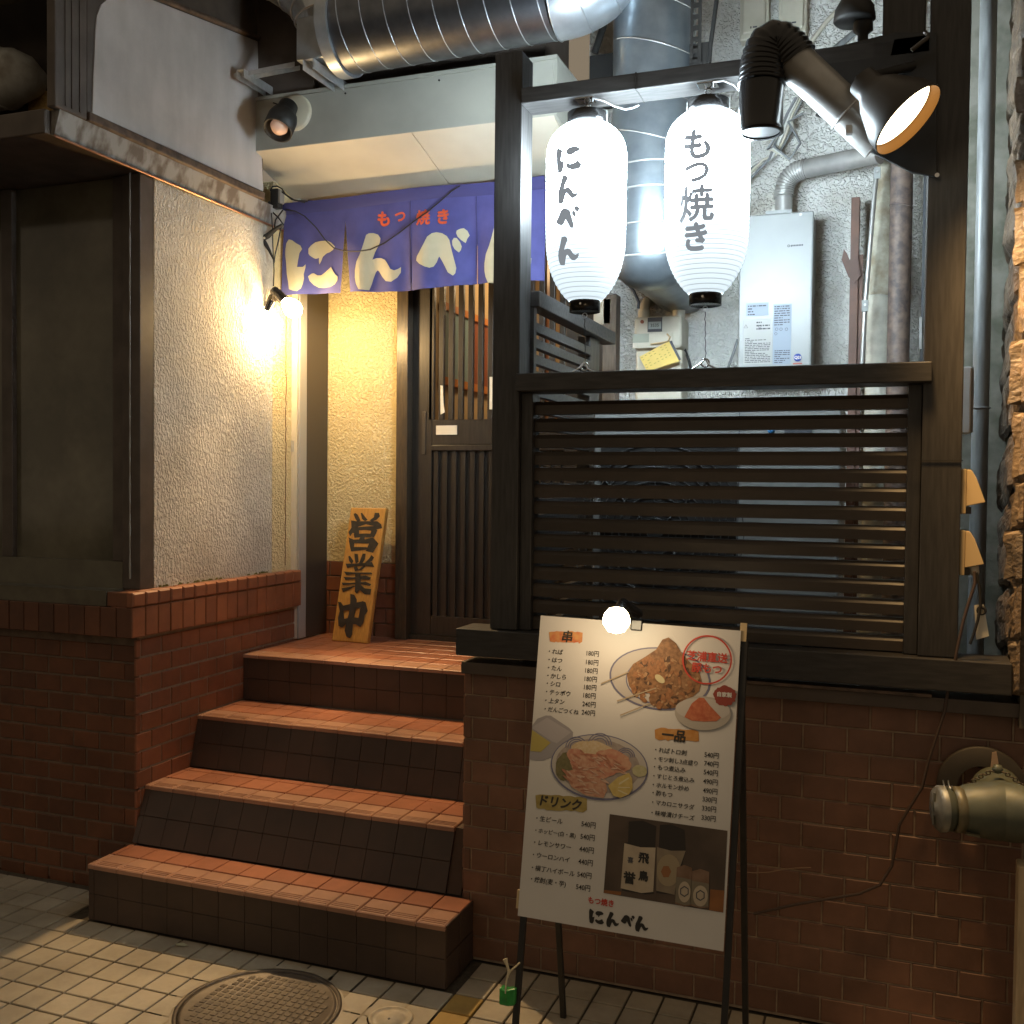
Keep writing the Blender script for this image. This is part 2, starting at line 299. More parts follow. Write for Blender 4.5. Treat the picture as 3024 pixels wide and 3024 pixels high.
# the four brushed characters in the curtain's own plane (x, z)
YN = 4.0
def flat(polys, f): return [[(q.x, q.z) for q in (at(*f(p), Y=YN) for p in poly)] for poly in polys]
G_NI, G_NN, G_BE = flat(NI, c3), flat(NN, c3), flat(BE, c4)
def norm(g):     # centre and scale to height 1
    xs = [p[0] for q in g for p in q]; zs = [p[1] for q in g for p in q]; h = max(zs)-min(zs); cx = (max(xs)+min(xs))/2; cz = (max(zs)+min(zs))/2
    return [[((x-cx)/h, (z-cz)/h) for x, z in q] for q in g], (max(xs)-min(xs))/h
def polymesh(polys, cuts=0):
    bm = bmesh.new()
    for q in polys:
        vs = [bm.verts.new((x, z, 0)) for x, z in q]
        try: bm.faces.new(vs)
        except ValueError: pass
    bmesh.ops.triangulate(bm, faces=bm.faces[:])
    if cuts:
        for _ in range(cuts):
            ee = [e for e in bm.edges if e.calc_length() > .02]
            if ee: bmesh.ops.subdivide_edges(bm, edges=ee, cuts=1)
        bmesh.ops.triangulate(bm, faces=bm.faces[:])
    bm.verts.index_update()
    r = [(v.co.x, v.co.y) for v in bm.verts], [[v.index for v in f.verts] for f in bm.faces]
    bm.free(); return r
# ================================================================== the lamps of the place (their own light; bodies further down), plus one added bulb at the wall
BULB = at(551, 581, Y=3.90)
lamp('clip_lamp_light', BULB+V((.012, -.01, -.03)), WARM, 50, .03)
lamp('clip_lamp_beam', BULB+V((.012, -.02, -.03)), (1., .66, .32), 230, .03, math.radians(88), (1.05, -1.15, -2.0), .95)
ADDED_BULB = V((-2.572, 3.80, 2.222))  # second bulb, added to make the hot spot on the stucco
lamp('added_wall_hotspot_light', ADDED_BULB, (1., .64, .24), .75, .03)  # added light for the wall's hot spot
# ================================================================== ground
gr = MB().box(-25, 25, -25, 25, -.06, -.008).build('ground', PAVEG); tag(gr, kind='structure')
MH = V((-1.703, 2.504, 0)); DR = at(737, 1921, Z=0); DR.z = 0
CUT = []
for i in range(-34, 6):
    for j in range(9):
        x = -1.951+.0985*i+.0985*17; y = 2.958-.1065*j
        if x < -3.45 or x > .42 or y < 2.05: continue
        if -2.66 < x < -1.2 and y > 2.78: continue
        if (V((x, y, 0))-MH).length < .315 or (V((x, y, 0))-DR).length < .135:
            CUT.append((x, y)); continue
        yel = -1.26 < x < -1.13 and y < 2.80
        piece(gr, 'paving_tile', PAVEY if yel else PAVE, (x, y, 0), (1, 0, 0), (0, 1, 0), (0, 0, 1), .0915, .0995, .007, .002, .0007)
# tiles cut round the covers: slivers left by the ring, joined
mb = MB()
for c, r0, hw in ((MH, .240, .33), (DR, .064, .11)):
    n = 64; pts = []
    for k in range(n):
        a = 2*math.pi*k/n; e = V((math.cos(a), math.sin(a), 0)); pts += [c+e*r0+V((0, 0, -.002)), c+e*(r0+.03)+V((0, 0, -.002))]
    mb.add(pts, [(2*k, (2*k+1), (2*k+3) % (2*n), (2*k+2) % (2*n)) for k in range(n)])
tag(mb.build('mortar_ring', M('mortar_ring', (.36, .29, .19), (.26, .21, .14), rough=.85, scale=40), gr), kind='stuff')
mh = thing('manhole_cover', MH, 'round cast iron manhole cover with a square grid pattern in the pavement', 'manhole cover')
MB().lathe(MH, (0, 0, 1), [(.239, -.02), (.239, .004), (.228, .005), (.226, -.001)], 64).build('rim', IRON, mh)
MB().lathe(MH, (0, 0, 1), [(.225, -.003), (.222, .003), (.212, .003), (.209, .0012), (.0001, .0012)], 64).build('plate', IRON, mh)
mb = MB()
for i in range(-8, 9):
    for j in range(-8, 9):
        c = V((MH.x+i*.0248, MH.y+j*.0248, -.002))
        if math.hypot(i*.0248, j*.0248) < .194: mb.box(c.x-.0086, c.x+.0086, c.y-.0086, c.y+.0086, .0, .0032)
mb.build('raised_grid', IRON, mh, bevel=.0015, kind='stuff')
MB().box(MH.x+.075, MH.x+.115, MH.y-.205, MH.y-.185, .0, .004).build('lifting_slot', BLACKM, mh)
dr = thing('drain_cover', DR, 'small pale round drain cap set in the paving beside the manhole', 'drain cover')
MB().lathe(DR, (0, 0, 1), [(.063, -.01), (.063, .003), (.056, .003), (.055, .0), (.04, .0), (.039, .003), (.0001, .003)], 40).build('cap', M('pale_drain_cap', (.50, .42, .30), (.4, .34, .25), rough=.7, scale=40), dr)
MB().cyl(DR+V((0, -.01, .002)), DR+V((0, -.01, .0045)), .004, n=10).build('screw', IRON, dr)
# ================================================================== stairs
def cut_tile(x, y):
    P = []; hx, hy = .04575, .04975
    for k in range(40):
        t = k/10; a = [(-hx+2*hx*t, -hy), (hx, -hy+2*hy*(t-1)), (hx-2*hx*(t-2), hy), (-hx, hy-2*hy*(t-3))][int(t)]
        p = V((x+a[0], y+a[1], 0))
        for c, rr in ((MH, .247), (DR, .068)):
            d = p-V((c.x, c.y, 0))
            if d.length < rr: p = V((c.x, c.y, 0))+d.normalized()*rr
        P.append(p)
    ar = abs(sum(P[i].x*P[(i+1) % 40].y-P[(i+1) % 40].x*P[i].y for i in range(40)))/2
    if ar < .0006: return
    vs, fs = polymesh([[(p.x, p.y) for p in P]]); MB().add([V((a, b, -.0005)) for a, b in vs], fs).build('paving_tile', PAVE, gr)
for x, y in CUT: cut_tile(x, y)
ST = thing('staircase', (-1.95, 3.2, 0), 'four tiled brick steps leading up to the entrance landing', 'stairs')
r = .198; XL, XR = -2.598, -1.29
FR = [2.80, 3.09, 3.395, 3.70]; BK = [3.012, 3.345, 3.698, 4.40]; BOT = [2.80, 3.015, 3.347, 3.70]
for k in range(4):
    z = r*(k+1); x1 = -1.243 if k == 0 else XR; xl = XL
    st = MB().prism([(xl, BOT[k]+.012, z-r), (xl, FR[k]+.012, z-.007), (xl, BK[k]+.02, z-.007), (xl, BK[k]+.02, z-r)], (x1-.003-xl, 0, 0)).build('step', STEPC, ST)
    # riser tiles, leaning back
    rv = V((0, FR[k]-BOT[k], r-.016)); rl = rv.length; rv.normalize(); rn = V((0, -rv.z, rv.y))
    nx = int((x1-xl)/.1027)+1
    for i in range(nx):
        a = max(xl, -1.958+.1027*(i-7)); b = min(x1, -1.958+.1027*(i-6))
        if b-a < .01: continue
        for q in range(2):
            h = rl/2
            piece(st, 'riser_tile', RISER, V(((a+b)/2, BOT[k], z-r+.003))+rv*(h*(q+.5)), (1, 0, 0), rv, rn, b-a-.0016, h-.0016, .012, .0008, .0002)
    if k == 0:
        for q in range(2):
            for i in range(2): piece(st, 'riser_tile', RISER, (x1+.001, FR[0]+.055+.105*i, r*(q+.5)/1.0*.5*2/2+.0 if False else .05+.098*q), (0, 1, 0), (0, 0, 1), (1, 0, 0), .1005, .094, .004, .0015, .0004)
    rows = [(FR[k]-.006, FR[k]+.103, 'nosing_tile', NOSE)]
    y = FR[k]+.107
    while y < BK[k]-.01:
        rows.append((y, min(y+.106, BK[k]), 'tread_tile', TREAD)); y += .108
    for ya, yb, nm, mt in rows:
        for i in range(nx):
            a = max(xl, -1.958+.1027*(i-7)); b = min(x1, -1.958+.1027*(i-6))
            if k == 3: a = max(xl, -2.524+.1072*(i-1)); b = min(x1, -2.524+.1072*i)
            if b-a < .01: continue
            piece(st, nm, mt, ((a+b)/2, (ya+yb)/2, z), (1, 0, 0), (0, 1, 0), (0, 0, 1), b-a-.003, yb-ya-.003, .016, .003 if nm == 'nosing_tile' else .0015, .0006)
            if nm == 'nosing_tile' and k < 3:
                for q in range(3):
                    piece(st, 'grip_rib', NOSE, ((a+b)/2, ya+.016+.012*q, z+.0022), (1, 0, 0), (0, 1, 0), (0, 0, 1), b-a-.018, .006, .0022, .001, 0)
    if k == 3:
        i = nx
        while -2.524+.1072*(i-1) < x1:
            a = max(xl, -2.524+.1072*(i-1)); b = min(x1, -2.524+.1072*i)
            for ya, yb, nm, mt in rows: piece(st, nm, mt, ((a+b)/2, (ya+yb)/2, z), (1, 0, 0), (0, 1, 0), (0, 0, 1), b-a-.003, yb-ya-.003, .016, .002, .0006)
            i += 1
q = at(341, 1783, Z=.0035); solo(MB().prism([q+V((-.022, .0, .0)), q+V((-.008, -.012, .002)), q+V((.018, -.006, .001)), q+V((.024, .006, .0)), q+V((.002, .010, .003))], (0, 0, .0012)).build('dry_leaf', M('dry_leaf', (.42, .40, .26), rough=.7)), 'pale dry leaf lying on the paving in front of the bottom step', 'leaf')
# ================================================================== left shop front
XS = -2.60
lf = thing('left_shop_front', (-3.0, 3.05, 0), 'brick shop front with shade put into its brick colour and a blank window at the left of the steps', 'shop front')
fb = MB().box(-5.5, XS+.008-.014, 3.0545, 3.30, 0, 1.06).build('brick_base', GROUTD, lf)
for k in range(14):
    z = .92-.0675*(k+.5)
    for i in range(10):
        xc = -2.655-.122*i - (.061 if k % 2 else 0)
        if i == 0 and k % 2: piece(fb, 'brick', BRICK_SHADED, (-2.631, 3.05, z), (1, 0, 0), (0, 0, 1), (0, -1, 0), .056, .0595, .012)
        piece(fb, 'brick', BRICK_SHADED, (xc-.003, 3.05, z), (1, 0, 0), (0, 0, 1), (0, -1, 0), .1135, .0595, .012)
MB().box(-5.5, -2.70, 3.0, 3.3, 1.065, 1.121).build('sill_slab', M('window_sill', (.13, .115, .08), (.10, .085, .06), rough=.6, scale=20), lf)
MB().box(-5.5, -2.7, 3.085, 3.14, 1.121, 1.222).build('window_bottom_rail', M('olive_metal', (.15, .135, .095), (.12, .105, .075), rough=.5, scale=12), lf)
MB().box(-2.70, -2.6195, 3.085, 3.16, 1.121, 2.655).build('window_jamb', BROWN, lf, bevel=.003)
MB().tube([(-2.664, 3.0835, 1.16+.05*i) for i in range(31)], [.0035+.0012*math.sin(i*2.1) for i in range(31)], 6).build('sealant_bead', M('pale_sealant', (.34, .33, .29), rough=.6), lf)
MB().box(-2.76, -2.702, 3.10, 3.14, 1.222, 2.655).build('window_stile', BROWN, lf, bevel=.003)
MB().box(-3.30, -3.245, 3.095, 3.14, 1.222, 2.655).build('mullion', BROWN, lf, bevel=.003)
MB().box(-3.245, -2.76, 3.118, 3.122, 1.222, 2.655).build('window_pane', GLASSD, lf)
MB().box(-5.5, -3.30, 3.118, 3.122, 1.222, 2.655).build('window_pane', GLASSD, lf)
MB().box(-5.5, -2.70, 3.4, 3.42, 1.0, 2.70).build('window_blind', M('dim_blind', (.06, .055, .035), rough=.9), lf)
# coping that turns the corner
def coping_front():
    fc = MB().box(-5.5, -2.585, 3.0, 3.06, .957, 1.063).build('coping_core', GROUTD, lf)
    for i in range(13):
        piece(fc, 'coping_tile', BRICK_SHADED, (-2.607-.0725*i, 2.985, 1.01), (1, 0, 0), (0, 0, 1), (0, -1, 0), .0695, .108, .014)
coping_front()
# ================================================================== side wall
sw = thing('side_wall', (-2.6, 3.6, 0), 'white rough stucco wall over an orange brick base beside the steps', 'wall')
MB().box(-3.0, -2.62, 3.163, 3.945, 1.05, 2.656).build('stucco', STUC, sw)
MB().box(-3.0, -2.6195, 3.9455, 4.30, 1.05, 2.86).build('stucco', STUCY, sw, label='strip of cream painted stucco next to the door opening')
core = MB().box(-2.97, -2.6035, 3.062, 4.30, 0, .95).build('brick_base', GROUT, sw)
for k in range(14):
    z = .943-.0697*(k+.5)
    for i in range(12):
        y0 = 3.012+.1127*i-(.056 if k % 2 == 0 else 0); y1 = min(y0+.1127, 4.13); y0 = max(y0, 3.040)
        if y1-y0 < .012: continue
        # only those that stand above the step in front of them
        top = 0
        for q in range(4):
            if y0 > (FR+[9])[q]: top = r*(q+1)
        if z+.03 < top: continue
        piece(core, 'brick', BRICK, (-2.599, (y0+y1)/2, z), (0, 1, 0), (0, 0, 1), (1, 0, 0), y1-y0-.0055, .0625, .010)
cp = MB().box(-2.97, -2.583, 3.003, 4.13, .956, 1.062).build('coping', GROUT, sw)
for i in range(16):
    y0 = 2.987+.0703*i; y1 = min(y0+.0703, 4.125)
    piece(cp, 'coping_tile', BRICK, (-2.57, (y0+y1)/2, 1.0105), (0, 1, 0), (0, 0, 1), (1, 0, 0), y1-y0-.004, .108, .013)
    c = piece(cp, 'cap_tile', BRICK, (-2.568, (y0+y1)/2, 1.0935), (0, 1, 0), (0, 0, 1), (1, 0, 0), y1-y0-.004, .052, .030, .006)
    piece(cp, 'cap_top_tile', BRICK, (-2.633, (y0+y1)/2, 1.1195), (0, 1, 0), (1, 0, 0), (0, 0, 1), y1-y0-.004, .066, .055)
piece(cp, 'cap_end_tile', BRICK_SHADED, (-2.64, 2.986, 1.0935), (1, 0, 0), (0, 0, 1), (0, -1, 0), .09, .052, .03)
mb = MB(); rnd = random.Random(4)
for k in range(26):
    y = 3.17+.76*rnd.random(); w = rnd.uniform(.008, .03); mb.prism([(-2.6165, y, 1.1215), (-2.6165, y+w, 1.1215), (-2.6165, y+w*.8, 1.1215+rnd.uniform(.003, .008)), (-2.6165, y+w*.3, 1.1215+rnd.uniform(.003, .009))], (.004, 0, 0))
mb.build('moss', M('moss', (.16, .15, .03), (.10, .10, .025), rough=.95, scale=90), sw, kind='stuff')
# hairline rust crack down the corner of the stucco
mb = MB(); pts = []
z = 2.28
while z > 1.13:
    pts.append((-2.6155, 4.047+random.uniform(-.003, .003), z)); z -= random.uniform(.012, .03)
mb.tube(pts, .0016, 5).build('rust_crack', M('rust_crack', (.16, .06, .02), rough=.9), sw)
# ================================================================== recess beside the door
rw = thing('recess_wall', (-2.4, 4.36, .79), 'narrow cream stucco wall with a brick foot between the steel jamb and the door', 'wall')
MB().box(-2.64, -2.198, 4.365, 4.6, 1.145, 2.90).build('stucco', STUCY, rw)
fo = MB().box(-2.64, -2.198, 4.372, 4.6, .79, 1.1445).build('brick_foot', GROUT, rw)
for k in range(5):
    for xa, xb in (((-2.64, -2.569), (-2.569, -2.447), (-2.447, -2.325), (-2.325, -2.20)) if k % 2 == 0 else ((-2.63, -2.508), (-2.508, -2.386), (-2.386, -2.264), (-2.264, -2.20))):
        piece(fo, 'brick', BRICK, ((xa+xb)/2, 4.362, 1.109-.0725*k), (1, 0, 0), (0, 0, 1), (0, -1, 0), xb-xa-.006, .0665, .012)
jb = thing('shutter_jamb', (-2.6, 4.14, .79), 'cream aluminium shutter jamb with a dark return at the end of the stucco wall', 'door jamb')
MB().box(-2.632, -2.590, 4.10, 4.135, .80, 2.86).build('cream_rail', ALU, jb, bevel=.002)
MB().box(-2.588, -2.578, 4.105, 4.165, .80, 2.86).build('grey_rail', ALUG, jb, bevel=.002)
MB().box(-2.618, -2.583, 4.167, 4.36, .80, 2.86).build('dark_return', BRONZE, jb, bevel=.002)
MB().box(-2.619, -2.606, 4.096, 4.1, 1.665, 1.715).build('keyhole_plate', ALUG, jb)
MB().prism([(-2.70, 4.10, .795), (-2.632, 4.09, .795), (-2.634, 4.10, .99), (-2.66, 4.11, 1.0)], (0, .03, 0)).build('mortar_foot', M('crumbled_mortar', (.30, .24, .16), (.2, .16, .1), rough=.95, scale=50, bump=.6, bscale=90), jb)
# ================================================================== sliding door
dj = thing('door_post', (-2.167, 4.36, .79), 'dark brown wooden door post with worn varnish', 'door frame')
MB().box(-2.1965, -2.138, 4.325, 4.44, .792, 2.86).build('post', M('worn_varnish', (.085, .06, .035), (.045, .034, .024), rough=.3, scale=10, stretch=(14, 14, 1.5), bump=.3, bscale=40, bdist=.002), dj, bevel=.003)
MB().box(-2.138, -1.20, 4.345, 4.46, 2.72, 2.86).build('lintel', DOORW, dj)
MB().box(-2.138, -1.10, 4.355, 4.47, .792, .815).build('door_sill', DOORW, dj)
MB().box(-1.30, -1.205, 4.345, 4.46, .792, 2.86).build('post', DOORW, dj, bevel=.003)
dd = thing('sliding_door', (-1.75, 4.40, .8), 'black lattice sliding door behind the indigo curtain', 'door')
X0, X1 = -2.137, -1.305
MB().box(X0, -2.036, 4.375, 4.415, .815, 2.72).build('stile', DOORW, dd, bevel=.002)
MB().box(X1-.08, X1, 4.375, 4.415, .815, 2.72).build('stile', DOORW, dd, bevel=.002)
MB().box(-2.036, X1-.08, 4.378, 4.412, 1.705, 1.822).build('middle_rail', DOORW, dd, bevel=.002)
MB().box(-2.036, X1-.08, 4.372, 4.415, 1.678, 1.7045).build('ledge_moulding', DOORW, dd, bevel=.003)
MB().box(-2.036, X1-.08, 4.378, 4.412, .815, .905).build('bottom_rail', DOORW, dd, bevel=.002)
MB().box(-2.036, X1-.08, 4.378, 4.412, 2.62, 2.72).build('top_rail', DOORW, dd, bevel=.002)
MB().box(-2.036, X1-.08, 4.398, 4.404, .905, 1.678).build('kick_panel', DOORW, dd)
for i in range(14):
    x = -1.991+.049*i-.0245*2
    if x < X1-.09:
        MB().box(x-.0125, x+.0125, 4.375, 4.397, 1.822, 2.62).build('slat', DOORW, dd, bevel=.0015)
    xk = -2.018+.0462*i
    if xk < X1-.09: MB().box(xk-.012, xk+.012, 4.384, 4.398, .905, 1.678).build('kick_slat', DOORW, dd, bevel=.0015)
gl = bpy.data.materials.new('door_glass'); gl.use_nodes = True; gb = gl.node_tree.nodes['Principled BSDF']; gb.inputs['Transmission Weight'].default_value = 1; gb.inputs['Roughness'].default_value = .02; gb.inputs['IOR'].default_value = 1.15; gb.inputs['Base Color'].default_value = (.86, .84, .80, 1)
MB().box(-2.036, X1-.08, 4.406, 4.409, 1.822, 2.62).build('glass_pane', gl, dd)
MB().box(-2.085, -2.065, 4.370, 4.3745, 1.66, 1.86).build('finger_pull', BRONZE, dd, bevel=.002)
a = at(823, 803, Y=4.374); b = at(862, 820, Y=4.374)
nt_ = MB().box(a.x, b.x, 4.3725, 4.3765, b.z, a.z).build('door_plate', PAPER); solo(nt_, 'small blank white plate fixed on the middle rail of the black door', 'plate')
a = at(833, 727, Y=4.371); mb = MB().prism([(a.x-.006, 4.371, a.z), (a.x+.006, 4.371, a.z-.002), (a.x+.010, 4.371, a.z-.08), (a.x+.018, 4.371, a.z-.125), (a.x-.004, 4.371, a.z-.135)], (0, .003, 0))
solo(mb.build('paper_scrap', PAPER), 'torn strip of white paper stuck to a door slat', 'paper')
a = at(925, 711, Y=4.36); b = at(936, 772, Y=4.36); solo(MB().box(a.x-.004, a.x+.085, 4.362, 4.3645, b.z, a.z).build('door_notice', PAPER), 'white paper notice on the black door beside the porch post', 'notice')
# inside the shop
ins = thing('shop_interior', (-1.6, 5.4, .8), 'warm lit restaurant interior behind the door slats', 'interior')
MB().box(-2.25, -2.15, 4.62, 6.6, .8, 3.0).build('side_wall_inside', TANW, ins)
MB().box(-2.15, -.9, 6.5, 6.6, .8, 3.0).build('back_wall_inside', TANW, ins)
MB().box(-2.25, -.9, 4.50, 6.6, 2.86, 2.95).build('ceiling_inside', TANW, ins)
MB().box(-2.25, -.9, 4.48, 6.6, .75, .80).build('floor_inside', REDBR, ins)
wf = MB().box(-2.15, -2.125, 4.70, 5.95, 2.395, 2.43).build('inner_frame', ORWOOD, ins); wf2 = MB().box(-2.15, -2.125, 4.70, 5.95, 2.02, 2.06).build('inner_frame', ORWOOD, ins)
MB().box(-2.149, -2.14, 4.70, 5.06, 2.06, 2.395).build('inner_pane', BLUEGL, ins); MB().box(-2.149, -2.14, 5.06, 5.95, 2.06, 2.395).build('inner_pane', REDBR, ins, label='red brown inner panel')
MB().box(-1.93, -1.90, 4.95, 4.99, .8, 2.86).build('inner_post', ORWOOD, ins)
for i in range(4): MB().box(-1.66+.105*i, -1.62+.105*i, 4.8, 4.84, .8, 2.86).build('inner_slat', ORWOOD, ins)
lamp('shop_ceiling_light', (-1.6, 5.3, 2.7), (1., .72, .4), 14, .12)
# ================================================================== canopy over the door
YF = 3.74
cn = thing('door_canopy', (-1.9, 3.9, 2.9), 'boxed white canopy above the indigo curtain', 'canopy')
MB().box(-2.62, -1.245, YF, YF+.03, 2.925, 3.135).build('fascia_panel', PANELG, cn, bevel=.002)
for xa, xb in ((-2.62, -1.842), (-1.838, -1.245)):
    MB().prism([(xa, YF+.002, 2.9245), (xa, 4.11, 2.822), (xa, 4.11, 2.84), (xa, YF+.002, 2.944)], (xb-xa, 0, 0)).build('soffit_panel', PANEL, cn)
    MB().prism([(xa, 4.112, 2.822), (xa, 4.32, 2.865), (xa, 4.32, 2.885), (xa, 4.112, 2.842)], (xb-xa, 0, 0)).build('soffit_panel', PANEL, cn)
MB().prism([(-1.244, YF, 2.925), (-1.244, 4.38, 2.86), (-1.244, 4.38, 3.135), (-1.244, YF, 3.135)], (.012, 0, 0)).build('end_panel', PANELG, cn)
MB().box(-2.62, -1.232, YF-.004, 4.38, 3.136, 3.15).build('top_sheet', PANELG, cn)
for x in (-2.14, -1.72): MB().cyl((x, YF-.003, 3.115), (x, YF+.001, 3.115), .004, n=10).build('screw', BLACKM, cn)
uw = thing('upper_wall', (-2.0, 4.0, 3.3), 'dark brown painted wall above the canopy behind the steel duct', 'wall')
MB().box(-3.2, -1.30, 3.80, 4.1, 3.151, 4.6).build('boarding', BROWN, uw)
MB().box(-2.62, -2.30, 3.755, 3.80, 3.151, 4.6).build('corner_casing', BROWN, uw, bevel=.003)
# ================================================================== porch back wall
bw = thing('porch_back_wall', (-.3, 4.4, .8), 'rough grey stucco wall behind the lanterns and the water heater', 'wall')
MB().box(-1.204, .9, 4.40, 4.6, .7, 4.8).build('stucco', STUCB, bw)
MB().box(-1.30, -1.205, 4.40, 4.6, 2.861, 4.8).build('stucco', STUCB, bw)
MB().box(-1.205, -1.145, 4.33, 4.40, 1.0, 2.35).build('edge_board', M('grey_brown_board', (.16, .13, .10), (.11, .09, .07), rough=.6, scale=9, stretch=(12, 12, 2)), bw, bevel=.003)
fl = MB().box(-1.286, .35, 3.06, 4.40, .70, .93).build('porch_floor', CONC); solo(fl, 'concrete porch floor behind the slatted screen', 'floor')
# ================================================================== front brick wall and ledge
fw = thing('front_brick_wall', (-.5, 3.02, 0), 'brown brick tile wall under the slatted screen behind the menu stand', 'wall')
core = MB().box(-1.283, .335, 3.0245, 3.35, 0, .922).build('core', GROUTF, fw)
for k in range(13):
    z = .924-.0706*(k+.5)
    if z-.033 < 0: continue
    for i in range(-1, 15):
        x1 = .184-.12*i + (0 if k % 2 == 0 else -.060) + .12; x0 = x1-.12
        x1 = min(x1, .333); x0 = max(x0, -1.283)
        if x1-x0 < .012: continue
        piece(core, 'brick', BRICKF, ((x0+x1)/2, 3.02, z), (1, 0, 0), (0, 0, 1), (0, -1, 0), x1-x0-.0050, .0658, .013)
    for i in range(3):
        y0 = 3.022+.12*i; piece(core, 'brick', BRICKF, (-1.287, y0+.058, z), (0, 1, 0), (0, 0, 1), (-1, 0, 0), .112, .0640, .01)
MB().box(-1.285, .335, 2.995, 3.34, .9245, .962).build('steel_ledge', BROWN, fw, bevel=.002)
MB().box(-.62, .10, 2.985, 3.03, .9635, .972).build('flat_bar', BROWNR, fw)
# ================================================================== slatted timber screen
sc = thing('porch_screen', (-.5, 3.05, .97), 'black timber porch screen with horizontal slats carrying the lantern beam', 'screen')
MB().box(-1.19, -1.10, 3.0, 3.10, 1.072, 2.857).build('post', WOODV, sc, bevel=.003)
MB().box(.062, .162, 3.0, 3.10, 1.072, 4.2).build('post', WOODV, sc, bevel=.003)
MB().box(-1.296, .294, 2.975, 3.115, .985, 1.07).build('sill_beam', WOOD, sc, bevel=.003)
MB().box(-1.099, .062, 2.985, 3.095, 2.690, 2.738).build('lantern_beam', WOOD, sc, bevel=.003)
MB().box(-.7415, -.738, 2.9835, 3.0965, 2.6885, 2.7395).build('beam_joint', BLACKM, sc)
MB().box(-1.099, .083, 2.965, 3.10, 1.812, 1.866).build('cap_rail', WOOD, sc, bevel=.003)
MB().box(-1.099, -1.062, 3.02, 3.09, 1.072, 1.811).build('stile', WOODV, sc, bevel=.002)
MB().box(.026, .061, 3.02, 3.09, 1.072, 1.811).build('stile', WOODV, sc, bevel=.002)
mesh = None
for k in range(14):
    zt = 1.784-.0515*k+random.uniform(-.0016, .0016); sag = random.uniform(-.0025, .0025)
    q = MB().prism([(-1.061, 3.04, zt-.040), (-1.061, 3.04, zt-.012), (-1.061, 3.049, zt), (-1.061, 3.084, zt), (-1.061, 3.084, zt-.040)], (1.086, 0, sag))
    o = q.build('slat', SLATW, sc)
MB().box(.03, .165, 2.995, 2.998, 1.602, 1.604).build('post_joint', BLACKM, sc)
# short side screen running back towards the door
sd = thing('side_railing', (-1.1, 3.6, .95), 'short dark slatted railing running back from the left porch post', 'railing')
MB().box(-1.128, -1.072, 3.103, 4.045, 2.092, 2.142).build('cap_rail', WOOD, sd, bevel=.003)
MB().box(-1.15, -1.098, 3.775, 3.905, .935, 2.091).build('newel', WOODV, sd, bevel=.003)
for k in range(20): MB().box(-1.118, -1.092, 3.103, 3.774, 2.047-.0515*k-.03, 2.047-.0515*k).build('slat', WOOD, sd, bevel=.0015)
MB().box(-1.12, -1.09, 3.104, 3.13, .94, 2.09).build('end_stile', WOODV, sd)
# ================================================================== lanterns
def lantern(x, ztop, zbot, label, items, face, wire):
    H = ztop-zbot; base = V((x, 3.035, zbot))
    t = thing('paper_lantern', base, label, 'lantern', 'white paper lanterns under the beam')
    R = .1205; prof = []
    n = 84
    def rad(u):      # 0 bottom .. 1 top
        if u < .37: e = 1-(1-u/.37)**2.4; return .047+(R-.047)*e**.86
        if u > .80: e = 1-((u-.80)/.20)**2.6; return .055+(R-.055)*max(0, e)**.8
        return R
    for i in range(n*2+1):
        u = i/(n*2); prof.append((rad(u)+(.0011 if (i % 4) < 2 else -.0004), u*H))
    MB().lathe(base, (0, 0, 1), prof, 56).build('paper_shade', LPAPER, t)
    MB().lathe(base+V((0, 0, H-.004)), (0, 0, 1), [(.0001, .0), (.060, 0), (.060, .038), (.052, .038), (.052, .004)], 40).build('top_ring', BLACK, t)
    MB().lathe(base+V((0, 0, -.033)), (0, 0, 1), [(.0001, .004), (.040, .004), (.047, 0), (.047, .035)], 40).build('bottom_ring', BLACK, t)
    MB().cyl(base+V((.0, -.049, -.014)), base+V((0, -.0465, -.014)), .0035, n=8).build('rivet', CHROME, t)
    top = base+V((0, 0, H+.034)); hk = V((x, 3.035, 2.689))
    pts = [top+V((-.062, 0, -.03))]+[V((x-.062*math.cos(a)**1.0*(1 if a < 9 else 1), 3.035, top.z-.0+(hk.z-.022-top.z)*math.sin(a))) for a in [.1, .35, .65, .95, 1.25, 1.5]]
    pts2 = [V((2*x-p.x, p.y, p.z)) for p in pts][::-1]
    MB().tube(pts+pts2[1:], .0013, 6).build('wire_handle', M('white_wire', (.7, .7, .68), rough=.4), t)
    MB().tube([top+V((0, 0, -.03)), top+V((.004, 0, .02)), hk+V((0, 0, -.01))], .0032, 6).build('lamp_cord', M('white_cord', (.75, .75, .75), rough=.5), t)
    MB().torus(base+V((0, 0, -.043)), (0, 1, 0), .0075, .0011, 16, 5).build('bottom_eye', STEEL, t)
    # lettering on the curved paper
    mb = MB(); fx, fy = face; fa = math.atan2(fy, fx)
    for gl_, zc, sz in items:
      for li, (vs, fs) in enumerate(gl_ if isinstance(gl_, list) else [gl_]):
        out = []
        for u, w in vs:
            zz = zc+w*sz-(zc+zbot-1.53)*.044; rr = rad(zz/H)+.0022+.0002*li; a = fa+u*sz/rr
            out.append(base+V((rr*math.cos(a), rr*math.sin(a), zz)))
        mb.add(out, fs)
    mb.build('lettering', LINK, t)
    # twisted wire that ties the lantern to the rail below
    z0 = base.z-.051; pts = []
    k = 0
    while z0 > 1.905:
        pts.append((x+.0016*math.sin(k*2.4)+.004*(k/14), 3.035+.0016*math.cos(k*2.4), z0)); z0 -= .011; k += 1
    pts.append((x+.003, 3.03, 1.895)); o = MB().tube(pts, .0012, 5).build('tie_wire', BLACKM); solo(o, wire, 'wire', 'tie wires under the lanterns')
    return t
